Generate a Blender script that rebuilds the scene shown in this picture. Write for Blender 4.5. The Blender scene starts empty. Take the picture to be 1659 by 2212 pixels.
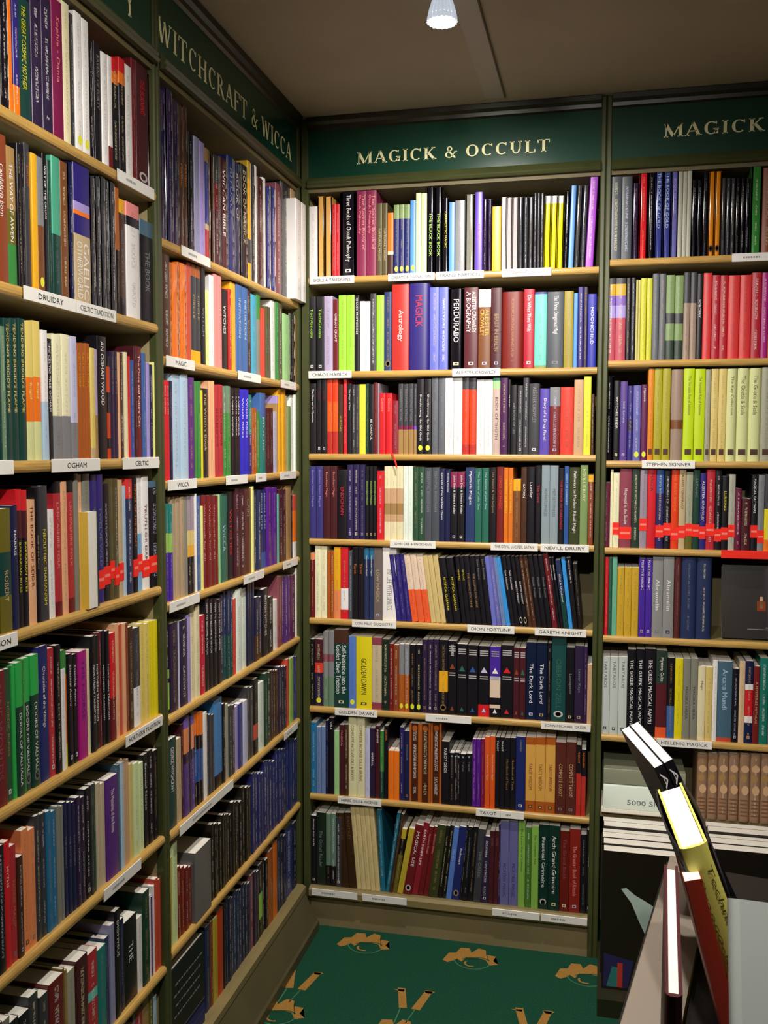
import bpy, math, random
from mathutils import Matrix, Vector
random.seed(7)
S = bpy.context.scene
COL = S.collection
PI = math.pi

# ---------------------------------------------------------------- camera
CAM = Vector((0.9236, -2.8537, 1.2151)); YAW, PIT, ROL, FPX = -0.2262, -0.0680, 0.0023, 2042.46
W, H = 1659, 2212
Fw = Vector((math.sin(YAW)*math.cos(PIT), math.cos(YAW)*math.cos(PIT), math.sin(PIT)))
R0 = Vector((math.cos(YAW), -math.sin(YAW), 0)); U0 = R0.cross(Fw)
Rt = R0*math.cos(ROL)+U0*math.sin(ROL); Up = -R0*math.sin(ROL)+U0*math.cos(ROL)
cd = bpy.data.cameras.new('camera'); cam = bpy.data.objects.new('camera', cd); COL.objects.link(cam)
cd.sensor_fit = 'HORIZONTAL'; cd.sensor_width = 36; cd.lens = 36*FPX/W; cd.clip_start = 0.02
cam.matrix_world = Matrix(((Rt.x, Up.x, -Fw.x, CAM.x), (Rt.y, Up.y, -Fw.y, CAM.y), (Rt.z, Up.z, -Fw.z, CAM.z), (0, 0, 0, 1)))
S.camera = cam
# ---------------------------------------------------------------- world, exposure
S.view_settings.view_transform = 'Standard'; S.view_settings.look = 'None'
S.view_settings.gamma = 1.0; S.view_settings.exposure = 0.45; S.view_settings.use_curve_mapping = False
wd = bpy.data.worlds.new('dim_shop_air'); S.world = wd; wd.use_nodes = True
wd.node_tree.nodes['Background'].inputs[0].default_value = (1.0, 0.86, 0.66, 1)
wd.node_tree.nodes['Background'].inputs[1].default_value = 0.06
CEIL, FLOOR = 2.222, -0.335
LAMP_COL = (1.0, 0.94, 0.86)
# ceiling spotlights: x, y, watts, aim x, aim y, aim z
SPOTS = [(0.568, -0.756, 66, 0.50, 0.0, 0.9, 138), (0.80, -1.95, 76, 0.02, -1.25, 0.6, 130),
         (0.85, -3.20, 130, 0.86, -0.2, 1.10, 50), (1.08, -2.12, 34, 1.10, -1.66, 0.5, 56)]

# ---------------------------------------------------------------- helpers
def lin(h):
    h = h.lstrip('#'); o = []
    for i in (0, 2, 4):
        v = int(h[i:i+2], 16)/255
        o.append(v/12.92 if v <= 0.04045 else ((v+0.055)/1.055)**2.4)
    return tuple(o)
def mat(name, hexc, rough=0.6, noise=0.0, scale=30, emis=None, metal=0.0, spec=0.5):
    m = bpy.data.materials.new(name); m.use_nodes = True; nt = m.node_tree
    b = nt.nodes['Principled BSDF']; c = lin(hexc)
    b.inputs['Roughness'].default_value = rough; b.inputs['Metallic'].default_value = metal
    b.inputs['Specular IOR Level'].default_value = spec
    if noise:
        tc = nt.nodes.new('ShaderNodeTexCoord'); n = nt.nodes.new('ShaderNodeTexNoise'); n.inputs['Scale'].default_value = scale
        n.inputs['Detail'].default_value = 6
        r = nt.nodes.new('ShaderNodeValToRGB'); r.color_ramp.elements[0].position = .3; r.color_ramp.elements[1].position = .7
        r.color_ramp.elements[0].color = tuple(x*(1-noise) for x in c)+(1,); r.color_ramp.elements[1].color = tuple(min(1, x*(1+noise)) for x in c)+(1,)
        nt.links.new(tc.outputs['Object'], n.inputs['Vector']); nt.links.new(n.outputs['Fac'], r.inputs['Fac']); nt.links.new(r.outputs['Color'], b.inputs['Base Color'])
    else: b.inputs['Base Color'].default_value = c+(1,)
    if emis:
        b.inputs['Emission Color'].default_value = emis[:3]+(1,); b.inputs['Emission Strength'].default_value = emis[3]
    return m
def wood(name, hexc, axis=0, rough=.45):
    m = mat(name, hexc, rough); nt = m.node_tree; b = nt.nodes['Principled BSDF']; c = lin(hexc)
    tc = nt.nodes.new('ShaderNodeTexCoord'); mp = nt.nodes.new('ShaderNodeMapping'); sc = [60, 60, 60]; sc[axis] = 3
    mp.inputs['Scale'].default_value = sc; n = nt.nodes.new('ShaderNodeTexNoise'); n.inputs['Detail'].default_value = 5
    r = nt.nodes.new('ShaderNodeValToRGB'); r.color_ramp.elements[0].position = .3; r.color_ramp.elements[1].position = .7
    r.color_ramp.elements[0].color = tuple(x*.75 for x in c)+(1,); r.color_ramp.elements[1].color = tuple(min(1, x*1.15) for x in c)+(1,)
    nt.links.new(tc.outputs['Object'], mp.inputs[0]); nt.links.new(mp.outputs[0], n.inputs['Vector'])
    nt.links.new(n.outputs['Fac'], r.inputs['Fac']); nt.links.new(r.outputs['Color'], b.inputs['Base Color'])
    return m
def cover_material():
    m = bpy.data.materials.new('printed_cover'); m.use_nodes = True; nt = m.node_tree; L = nt.links.new
    b = nt.nodes['Principled BSDF']; N = nt.nodes.new
    def math_(op, a, bb=None, c=None):
        n = N('ShaderNodeMath'); n.operation = op
        for i, v in enumerate((a, bb, c)):
            if v is None: continue
            if isinstance(v, (int, float)): n.inputs[i].default_value = v
            else: L(v, n.inputs[i])
        return n.outputs[0]
    col = N('ShaderNodeAttribute'); col.attribute_name = 'col'
    ink = N('ShaderNodeAttribute'); ink.attribute_name = 'ink'
    uv = N('ShaderNodeUVMap'); uv.uv_map = 'uv'
    sep = N('ShaderNodeSeparateXYZ'); L(uv.outputs[0], sep.inputs[0])
    u, v = sep.outputs[0], sep.outputs[1]
    comb = N('ShaderNodeCombineXYZ'); L(math_('MULTIPLY', u, 5.0), comb.inputs[0]); L(math_('MULTIPLY', v, 330), comb.inputs[1])
    n1 = N('ShaderNodeTexNoise'); n1.inputs['Scale'].default_value = 1; n1.inputs['Detail'].default_value = 2; L(comb.outputs[0], n1.inputs['Vector'])
    comb2 = N('ShaderNodeCombineXYZ'); L(math_('MULTIPLY', v, 26), comb2.inputs[1]); L(math_('FLOOR', math_('MULTIPLY', u, 1.0)), comb2.inputs[0])
    n2 = N('ShaderNodeTexNoise'); n2.inputs['Scale'].default_value = 1; L(comb2.outputs[0], n2.inputs['Vector'])
    fu = math_('ABSOLUTE', math_('SUBTRACT', math_('FRACT', u), .5))
    mask = math_('MULTIPLY', math_('MULTIPLY', math_('GREATER_THAN', n1.outputs['Fac'], .5), math_('LESS_THAN', fu, .15)), math_('GREATER_THAN', n2.outputs['Fac'], .44))
    fac = math_('MULTIPLY', mask, ink.outputs['Alpha'])
    mx = N('ShaderNodeMix'); mx.data_type = 'RGBA'; L(fac, mx.inputs[0]); L(col.outputs['Color'], mx.inputs[6]); L(ink.outputs['Color'], mx.inputs[7])
    L(mx.outputs[2], b.inputs['Base Color'])
    rr = math_('ADD', math_('MULTIPLY', col.outputs['Alpha'], -.50), .61); L(rr, b.inputs['Roughness'])
    b.inputs['Specular IOR Level'].default_value = .5
    return m
def page_material():
    m = mat('paper_page_edges', '#f8f4ea', .8); nt = m.node_tree; b = nt.nodes['Principled BSDF']
    tc = nt.nodes.new('ShaderNodeTexCoord'); w = nt.nodes.new('ShaderNodeTexNoise'); mp = nt.nodes.new('ShaderNodeMapping'); mp.inputs['Scale'].default_value = (900, 8, 8)
    r = nt.nodes.new('ShaderNodeValToRGB'); r.color_ramp.elements[0].position = .3; r.color_ramp.elements[1].position = .65
    r.color_ramp.elements[0].color = lin('#e0d8c4')+(1,); r.color_ramp.elements[1].color = lin('#fdfaf2')+(1,)
    nt.links.new(tc.outputs['Object'], mp.inputs[0]); nt.links.new(mp.outputs[0], w.inputs['Vector']); nt.links.new(w.outputs['Fac'], r.inputs['Fac']); nt.links.new(r.outputs['Color'], b.inputs['Base Color'])
    return m
M = dict(cover=cover_material(), page=page_material(),
    stile=mat('olive_green_paint', '#454a28', .38, .12, 12), panel=mat('sign_green_paint', '#123f2f', .22, .08, 5),
    inner=mat('beige_board', '#a3946a', .55, .08, 9), back=mat('brown_olive_board', '#6e6340', .6, .08, 6),
    board=mat('shelf_board', '#8d7d52', .5, .08, 12), lip=wood('tan_wood_lipping', '#c9a055', 0, .35), lipy=wood('tan_wood_lipping_side', '#c9a055', 1, .35),
    plinth=mat('beige_plinth_paint', '#8c7d59', .5, .1, 8), dark=mat('dark_moulding_paint', '#2c2a18', .35, .1, 12),
    wall=mat('brown_wall_paint', '#5f563d', .8, .1, 3), ceil=mat('ceiling_paint', '#b0a894', .85, .06, 4),
    card=mat('white_card', '#f2f0ea', .35), redcard=mat('red_card', '#ff3020', .4), gold=mat('cream_gold_lettering', '#fbf6bc', .5),
    chrome=mat('ribbed_lamp_glass', '#d8dce0', .2, emis=(.75, .85, 1, .35)), glow=mat('lamp_glass_lit', '#ffffff', .4, emis=(1, .97, .9, 8.0)),
    black=mat('black_fitting', '#111110', .4), ttop=mat('table_laminate', '#8a8070', .35, .1, 10), tside=mat('table_side_black', '#15120f', .5),
    tan=mat('carpet_tan_yarn', '#a87a34', .95, .2, 300), pale=mat('carpet_pale_yarn', '#4f7f58', .95, .2, 300))
def carpet():
    m = mat('green_carpet', '#1c4c38', .95, .25, 260, spec=.1); return m
M['carpet'] = carpet()

class MB:
    def __init__(s): s.v = []; s.f = []; s.m = []; s.c = []; s.i = []; s.u = []; s.s = []
    def add(s, vs, fs, mi=0, col=(1, 1, 1, 0), ink=(0, 0, 0, 0), T=None, uvs=None, sm=None):
        o = len(s.v)
        s.v += [tuple(T @ Vector(p)) for p in vs] if T else [tuple(p) for p in vs]
        for k, f in enumerate(fs):
            s.f.append(tuple(o+a for a in f)); s.m.append(mi); s.c.append(col); s.i.append(ink[k] if isinstance(ink, list) else ink); s.s.append(bool(sm and sm[k])); s.u.append(uvs[k] if uvs else None)
    def box(s, x0, x1, y0, y1, z0, z1, mi=0, col=(1, 1, 1, 0), T=None):
        s.add([(x0, y0, z0), (x1, y0, z0), (x1, y1, z0), (x0, y1, z0), (x0, y0, z1), (x1, y0, z1), (x1, y1, z1), (x0, y1, z1)],
              [(0, 3, 2, 1), (4, 5, 6, 7), (0, 1, 5, 4), (1, 2, 6, 5), (2, 3, 7, 6), (3, 0, 4, 7)], mi, col, (0, 0, 0, 0), T)
    def prism(s, prof, x0, x1, mi=0, T=None, col=(1, 1, 1, 0)):   # profile in (y,z), swept along x
        n = len(prof); vs = [(x0, y, z) for y, z in prof]+[(x1, y, z) for y, z in prof]
        fs = [(i, (i+1) % n, n+(i+1) % n, n+i) for i in range(n)]+[tuple(range(n-1, -1, -1)), tuple(range(n, 2*n))]
        s.add(vs, fs, mi, col, (0, 0, 0, 0), T)
    def build(s, name, mats, parent=None, attrs=False, smooth=False):
        me = bpy.data.meshes.new(name); me.from_pydata(s.v, [], s.f)
        for m in mats: me.materials.append(m)
        me.polygons.foreach_set('material_index', s.m)
        if attrs:
            a = me.attributes.new('col', 'FLOAT_COLOR', 'CORNER'); b = me.attributes.new('ink', 'FLOAT_COLOR', 'CORNER'); uv = me.uv_layers.new(name='uv')
            ca = []; ia = []; ua = []
            for k, f in enumerate(s.f):
                for j in range(len(f)):
                    ca += s.c[k]; ia += s.i[k]; ua += (s.u[k][j] if s.u[k] else (0.0, 0.0))
            a.data.foreach_set('color', ca); b.data.foreach_set('color', ia); uv.data.foreach_set('uv', ua)
        me.polygons.foreach_set('use_smooth', s.s)
        if smooth: me.polygons.foreach_set('use_smooth', [True]*len(s.f))
        me.update()
        o = bpy.data.objects.new(name, me); COL.objects.link(o)
        if parent: o.parent = parent
        return o
def tag(o, label, cat, group=None, kind=None):
    if label: o['label'] = label
    if cat: o['category'] = cat
    if group: o['group'] = group
    if kind: o['kind'] = kind
    return o
def empty(name, loc=(0, 0, 0), rz=0.0):
    o = bpy.data.objects.new(name, None); o.location = loc; o.rotation_euler = (0, 0, rz); o.empty_display_size = .05; COL.objects.link(o); return o

# text outlines as flat faces, cached: (verts2d, faces, width, height)
TXT = {}
def text_faces(s, serif=False):
    k = (s, serif)
    if k in TXT: return TXT[k]
    cu = bpy.data.curves.new('t', 'FONT'); cu.body = s; cu.size = 1.0; cu.resolution_u = 2
    ob = bpy.data.objects.new('t', cu); COL.objects.link(ob)
    dg = bpy.context.evaluated_depsgraph_get(); me = ob.evaluated_get(dg).to_mesh()
    vs = [(v.co.x, v.co.y) for v in me.vertices]; fs = [tuple(p.vertices) for p in me.polygons]
    ob.evaluated_get(dg).to_mesh_clear(); bpy.data.objects.remove(ob); bpy.data.curves.remove(cu)
    if not vs: vs = [(0, 0), (1, 0), (1, 1)]; fs = []
    x0 = min(p[0] for p in vs); y0 = min(p[1] for p in vs); x1 = max(p[0] for p in vs); y1 = max(p[1] for p in vs)
    TXT[k] = ([(p[0]-x0, p[1]-y0) for p in vs], fs, x1-x0, y1-y0); return TXT[k]
def spine_text(mb, s, col, t, h, z1, z0, T, y=-.0004, mi=0, hfrac=.5):
    """text reading down the spine from z1 to z0"""
    lines = s.split('/'); n = len(lines)
    for k, ln in enumerate(lines):
        vs, fs, tw, th = text_faces(ln)
        ch = hfrac*t/n; L = min(z1-z0, ch/th*tw*1.5); sx = L/tw; sy = ch/th
        xc = (((n-1)/2-k)*t*.78/n) if n > 1 else 0
        P = [(xc-ch/2+b*sy, y, z1-a*sx) for a, b in vs]
        mb.add(P, fs, mi, col+(0.3,), (0, 0, 0, 0), T)
def flat_text(mb, s, x0, x1, z0, z1, y, mi, T=None, col=(1, 1, 1), maxr=1.3):
    vs, fs, tw, th = text_faces(s); sz = (z1-z0)/th; sx = min((x1-x0)/tw, sz*maxr)
    xo = (x0+x1)/2-sx*tw/2
    mb.add([(xo+a*sx, y, z0+b*sz) for a, b in vs], fs, mi, col+(.3,), (0, 0, 0, 0), T)

# hand-cut roman capitals for the sign boards
TH, TN = .19, .075
def serif_glyphs():
    l = lambda *a: ('l',)+a
    s = lambda x, y, h=.17: ('l', x-h, y, x+h, y, TN)
    b, t = .03, .97
    G = {}
    G['M'] = (1.15, [l(.15, 0, .17, 1, TN), l(.15, 1, .57, .05, TH), l(.57, .05, .98, 1, TN), l(.98, 0, .98, 1, TH), s(.15, b, .14), s(.98, b), s(.13, t, .1), s(1.0, t, .12)])
    G['A'] = (.92, [l(.1, 0, .45, 1, TN), l(.45, 1, .8, 0, TH), l(.24, .35, .66, .35, TN), s(.11, b, .13), s(.8, b)])
    G['G'] = (.95, [('a', .48, .5, .4, .49, 50, 335, TH, TN), l(.78, .05, .78, .42, TH), s(.75, .42, .16), l(.76, .78, .76, .98, TN)])
    G['I'] = (.42, [l(.21, 0, .21, 1, TH), s(.21, b), s(.21, t)])
    G['C'] = (.88, [('a', .47, .5, .4, .49, 48, 312, TH, TN), l(.76, .74, .76, .97, TN)])
    G['K'] = (.92, [l(.21, 0, .21, 1, TH), s(.21, b), s(.21, t), l(.26, .45, .72, .97, TN), l(.38, .56, .78, 0, TH), s(.72, t, .13), s(.8, b, .14)])
    G['O'] = (.98, [('a', .49, .5, .43, .49, 0, 360, TH, TN)])
    G['U'] = (.95, [l(.2, .35, .2, 1, TH), ('a', .47, .36, .27, .35, 180, 360, .11, TN), l(.74, .35, .74, 1, TN), s(.2, t), s(.74, t, .13)])
    G['L'] = (.76, [l(.2, 0, .2, 1, TH), s(.2, t), l(.05, b, .68, b, TN), l(.68, 0, .7, .26, TN)])
    G['T'] = (.86, [l(.43, 0, .43, 1, TH), s(.43, b), l(.05, t, .81, t, TN), l(.06, .75, .05, 1, TN), l(.8, .75, .81, 1, TN)])
    G['W'] = (1.28, [l(.12, 1, .38, 0, TH), l(.38, 0, .64, .95, TN), l(.62, .95, .88, 0, TH), l(.88, 0, 1.14, 1, TN), s(.12, t, .14), s(1.14, t, .12)])
    G['H'] = (1.0, [l(.2, 0, .2, 1, TH), l(.8, 0, .8, 1, TH), l(.2, .52, .8, .52, TN), s(.2, b), s(.2, t), s(.8, b), s(.8, t)])
    G['R'] = (.92, [l(.2, 0, .2, 1, TH), s(.2, b), s(.2, t), ('a', .4, .74, .26, .24, -90, 90, .13, TN), l(.2, t, .42, t, TN), l(.2, .5, .42, .5, TN), l(.42, .5, .78, 0, TH), s(.8, b, .12)])
    G['F'] = (.78, [l(.2, 0, .2, 1, TH), s(.2, b), l(.05, t, .7, t, TN), l(.7, .75, .71, 1, TN), l(.2, .52, .55, .52, TN), l(.55, .42, .55, .62, TN)])
    G['Y'] = (.88, [l(.44, 0, .44, .48, TH), s(.44, b), l(.08, 1, .44, .46, TH), l(.44, .46, .8, 1, TN), s(.1, t, .12), s(.8, t, .12)])
    G['&'] = (.95, [('a', .4, .76, .19, .21, 0, 360, .1, TN), ('a', .38, .28, .29, .27, 90, 350, .13, TN), l(.3, .62, .8, 0, .12), l(.62, .28, .82, .52, TN), s(.82, .52, .1)])
    return G
GL = serif_glyphs()
def sign_text(mb, s, x0, x1, z0, z1, y, mi, T=None):
    adv = [GL[c][0]+.1 if c != ' ' else .45 for c in s]; tot = sum(adv)-.1; sx = (x1-x0)/tot; sz = z1-z0; x = x0
    for c, a in zip(s, adv):
        if c != ' ':
            for e in GL[c][1]:
                if e[0] == 'l':
                    _, ax, ay, bx, by, w = e; d = Vector((bx-ax, by-ay)); n = Vector((-d.y, d.x)).normalized()*w/2
                    q = [(ax-n.x, ay-n.y), (bx-n.x, by-n.y), (bx+n.x, by+n.y), (ax+n.x, ay+n.y)]
                    mb.add([(x+p[0]*sx, y, z0+p[1]*sz) for p in q], [(0, 1, 2, 3)], mi, T=T)
                else:
                    _, cx, cy, rx, ry, a0, a1, wt, wn = e; N = 22; P = []
                    for k in range(N+1):
                        A = math.radians(a0+(a1-a0)*k/N); w = wn+(wt-wn)*abs(math.cos(A))
                        P += [(cx+rx*math.cos(A), cy+ry*math.sin(A)), (cx+(rx-w)*math.cos(A), cy+(ry-wn)*math.sin(A))]
                    mb.add([(x+p[0]*sx, y, z0+p[1]*sz) for p in P], [(2*k, 2*k+1, 2*k+3, 2*k+2) for k in range(N)], mi, T=T)
        x += a*sx

# ---------------------------------------------------------------- room shell
def struct(name, mb, mats):
    o = mb.build(name, mats); o['kind'] = 'structure'; return o
XR, YF = 3.3, -4.6
def slab(name, x0, x1, y0, y1, z0, z1, m):
    mb = MB(); mb.box(x0, x1, y0, y1, z0, z1); return struct(name, mb, [m])
slab('wall_back', -.32, XR, .30, .36, FLOOR, CEIL, M['wall'])
slab('wall_left', -.36, -.30, YF, .36, FLOOR, CEIL, M['wall'])
slab('wall_right', XR, XR+.06, YF, .36, FLOOR, CEIL, M['wall'])
slab('wall_front', -.36, XR+.06, YF-.06, YF, FLOOR, CEIL, M['wall'])
slab('ceiling', -.36, XR+.06, YF-.06, .36, CEIL, CEIL+.08, M['ceil'])
mb = MB(); mb.prism([(0, 0), (0, -.003), (0, -.003)], 0, 0) if False else None
mb.box(.578, .632, YF, -.06, CEIL-.004, CEIL+.001); mb.box(.632, .636, YF, -.06, CEIL-.005, CEIL+.001, 1); struct('trim_1', mb, [mat('ceiling_joint_strip', '#b4b0a4', .6), M['wall']])
# floor with the woven motif: curly-haired head outline and a pair of tapering strokes
fl = MB(); fl.box(-.36, XR+.06, YF-.06, .36, FLOOR-.05, FLOOR, 0)
HEADP = [(x*1.15, y*1.7-.004) for x, y in [(-.072, -.014), (-.062, .012), (-.043, .016), (-.036, .034), (-.012, .036), (-.004, .022), (.012, .040), (.032, .036), (.036, .022), (.062, .020), (.058, .004), (.074, -.006),
         (.052, -.012), (.038, .004), (.012, .008), (-.014, .004), (-.022, -.012), (-.036, -.004), (-.044, -.012), (-.058, -.020)]]
def fpoly(pts, cx, cy, a, mi, z=.0006, sc=1.0):
    ca, sa = math.cos(a), math.sin(a)
    n = len(pts); vs = [(cx+(x*ca-y*sa)*sc, cy+(x*sa+y*ca)*sc, FLOOR+z) for x, y in pts]
    if n > 6:   # fan from the middle of the hair band
        h = n//2
        for i in range(h-1 if n == 20 else h-1):
            fl.add([vs[i], vs[i+1], vs[n-2-i], vs[n-1-i]], [(0, 1, 2, 3)], mi)
    else: fl.add(vs, [tuple(range(n))], mi)
def arc(cx, cy, a, r, a0, a1, w, mi, sy=1.0):
    P = []
    for k in range(15):
        t = math.radians(a0+(a1-a0)*k/14); P += [(r*math.cos(t), sy*r*math.sin(t)), ((r-w)*math.cos(t), sy*(r-w)*math.sin(t))]
    ca, sa = math.cos(a), math.sin(a)
    fl.add([(cx+x*ca-y*sa, cy+x*sa+y*ca, FLOOR+.0007) for x, y in P], [(2*k, 2*k+1, 2*k+3, 2*k+2) for k in range(14)], mi)
def motif_head(cx, cy, a):
    fpoly(HEADP, cx, cy, a, 1)
    arc(cx+.006, cy-.004, a, .058, 190, 345, .003, 2, .95)
    arc(cx, cy-.014, a, .030, 20, 160, .005, 0, .5)
    arc(cx+.004, cy-.028, a, .022, 150, 300, .006, 1, .8); arc(cx+.03, cy-.006, a, .03, 20, 120, .006, 0, .6)
def motif_legs(cx, cy, a):
    fpoly([(-.040, .092), (-.018, .090), (-.010, -.004), (-.032, -.006)], cx, cy, a, 1)
    fpoly([(.040, .084), (.062, .082), (.026, -.014), (.002, -.008)], cx, cy, a, 1)
    fpoly([(-.052, .084), (-.020, .084), (-.022, .073), (-.034, .076)], cx, cy, a, 1); fpoly([(.034, .082), (.068, .078), (.056, .068), (.042, .070)], cx, cy, a, 1)
    fpoly([(-.030, -.008), (-.027, -.008), (-.040, -.075), (-.043, -.075)], cx, cy, a, 2); fpoly([(.012, -.008), (.015, -.008), (-.010, -.075), (-.013, -.075)], cx, cy, a, 2)
for i in range(-3, 4):
    for j in range(0, 7):
        hx, hy = .225+.337*i, -.075-.013*i-.545*j
        if -.02 < hx < XR and hy < -.03: motif_head(hx, hy, -.03)
        lx, ly = .095+.337*i, -.355-.02*i-.545*j
        if .03 < lx < XR: motif_legs(lx, ly, .16); motif_head(lx-.02, ly-.125, .05)
struct('floor', fl, [M['carpet'], M['tan'], M['pale']])
bb = MB(); bb.box(XR-.015, XR, YF, .3, FLOOR, FLOOR+.1); struct('baseboard_right', bb, [M['dark']])

# ---------------------------------------------------------------- bookcases
# bay frame: local x runs to the viewer's right, local y into the shelves, z up
BAY = {'A': dict(o=(0, -.9725), rz=PI/2, x0=-.985, x1=0, name='far-left bookcase'),
       'B': dict(o=(0, -.9725), rz=PI/2, x0=0, x1=.9725, name='witchcraft bookcase'),
       'C': dict(o=(0, 0), rz=0, x0=0, x1=.92, name='facing occult bookcase'),
       'D': dict(o=(0, 0), rz=0, x0=.92, x1=1.84, name='right-hand bookcase')}
ZS = {'A1': 1.749, 'A2': 1.475, 'A3': 1.192, 'A4': .915, 'A5': .635, 'A6': .362, 'A7': .065, 'A8': -.19,
      'B1': 1.662, 'B2': 1.411, 'B3': 1.141, 'B4': .872, 'B5': .618, 'B6': .354, 'B7': .080, 'B8': -.19,
      'C1': 1.741, 'C2': 1.451, 'C3': 1.195, 'C4': .927, 'C5': .673, 'C6': .387, 'C7': .100, 'C8': -.204,
      'D1': 1.759, 'D2': 1.469, 'D3': 1.178, 'D4': .922, 'D5': .659, 'D6': .360, 'D7': .125}
ORD = ['', 'top', 'second', 'third', 'fourth', 'fifth', 'sixth', 'seventh', 'bottom']
DEPTH = .235
def bayT(b):
    B = BAY[b]; return Matrix.Translation((B['o'][0], B['o'][1], 0)) @ Matrix.Rotation(B['rz'], 4, 'Z')
def unproj_shelf(b, u, z, y):
    """local x on the line (y,z fixed in the bay frame) seen at image column u"""
    T = bayT(b); P0 = T @ Vector((0, y, z))-CAM; d = T.to_3x3() @ Vector((1, 0, 0)); k = (u-W/2)/FPX
    return (k*P0.dot(Fw)-P0.dot(Rt))/(d.dot(Rt)-k*d.dot(Fw))
def unproj_height(b, x, y, v):
    T = bayT(b); P0 = T @ Vector((x, y, 0))-CAM; k = (H/2-v)/FPX
    return (k*P0.dot(Fw)-P0.dot(Up))/(Up.z-k*Fw.z)
def depth_at(b, x, y, z): return (bayT(b) @ Vector((x, y, z))-CAM).dot(Fw)

# shelf cards: key -> list of (crop ox, scale, x0, x1, text, red?)
LA, LB, LC, RC, DD = (0, .217), (335, .1989), (655, .205), (975, .205), (1290, .2224)
CARDS = {'A1': [(LA, 1165, 1530, '')], 'A2': [(LA, 230, 750, 'DRUIDRY'), (LA, 757, 1150, 'CELTIC TRADITION')],
 'A3': [(LA, -300, 130, ''), (LA, 510, 990, 'OGHAM'), (LA, 1220, 1580, 'CELTIC')], 'A4': [(LA, -350, 168, 'TRADITION')],
 'A5': [(LA, 1250, 1612, 'NORTHERN TRADITION')], 'A6': [(LA, 1030, 1400, '')],
 'B1': [(LB, 285, 595, '')], 'B2': [(LB, 90, 425, 'MAGIC'), (LB, 900, 1145, ''), (LB, 1365, 1530, '')],
 'B3': [(LB, 118, 450, 'WICCA'), (LB, 770, 1000, ''), (LB, 1095, 1205, ''), (LB, 1360, 1530, '')],
 'B4': [(LB, 148, 480, ''), (LB, 960, 1180, ''), (LB, 1390, 1545, '')], 'B6': [(LB, 265, 845, ''), (LB, 1400, 1545, '')],
 'C1': [(LC, 70, 538, 'SIGILS & TALISMANS'), (LC, 895, 1385, 'DREAMS & DIVINATION'), (LC, 1400, 1904, 'FRANZ BARDON'), (RC, 535, 1055, '')],
 'C2': [(LC, 55, 510, 'CHAOS MAGICK'), (RC, 10, 515, 'ALEISTER CROWLEY')],
 'C4': [(LC, 915, 1395, 'JOHN DEE & ENOCHIAN'), (RC, 415, 912, 'THE DEVIL, LUCIFER, SATAN'), (RC, 940, 1450, 'NEVILL DRURY')],
 'C5': [(LC, 515, 980, 'LON MILO DUQUETTE'), (RC, 170, 665, 'DION FORTUNE'), (RC, 880, 1420, 'GARETH KNIGHT')],
 'C6': [(LC, 335, 780, 'GOLDEN DAWN'), (LC, 1290, 1770, ''), (RC, 945, 1468, 'JOHN MICHAEL GREER')],
 'C7': [(LC, 365, 825, 'HERBS, OILS & INCENSE'), (RC, 260, 515, 'TAROT'), (RC, 518, 765, '')],
 'C8': [(LC, 90, 570, ''), (LC, 625, 1090, ''), (RC, 430, 930, ''), (RC, 945, 1465, '')],
 'D1': [(DD, 1310, 1800, '')], 'D3': [(DD, 435, 950, 'STEPHEN SKINNER')], 'D4': [(DD, 1205, 2000, '*')], 'D6': [(DD, 580, 1115, 'HELLENIC MAGICK')]}
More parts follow.
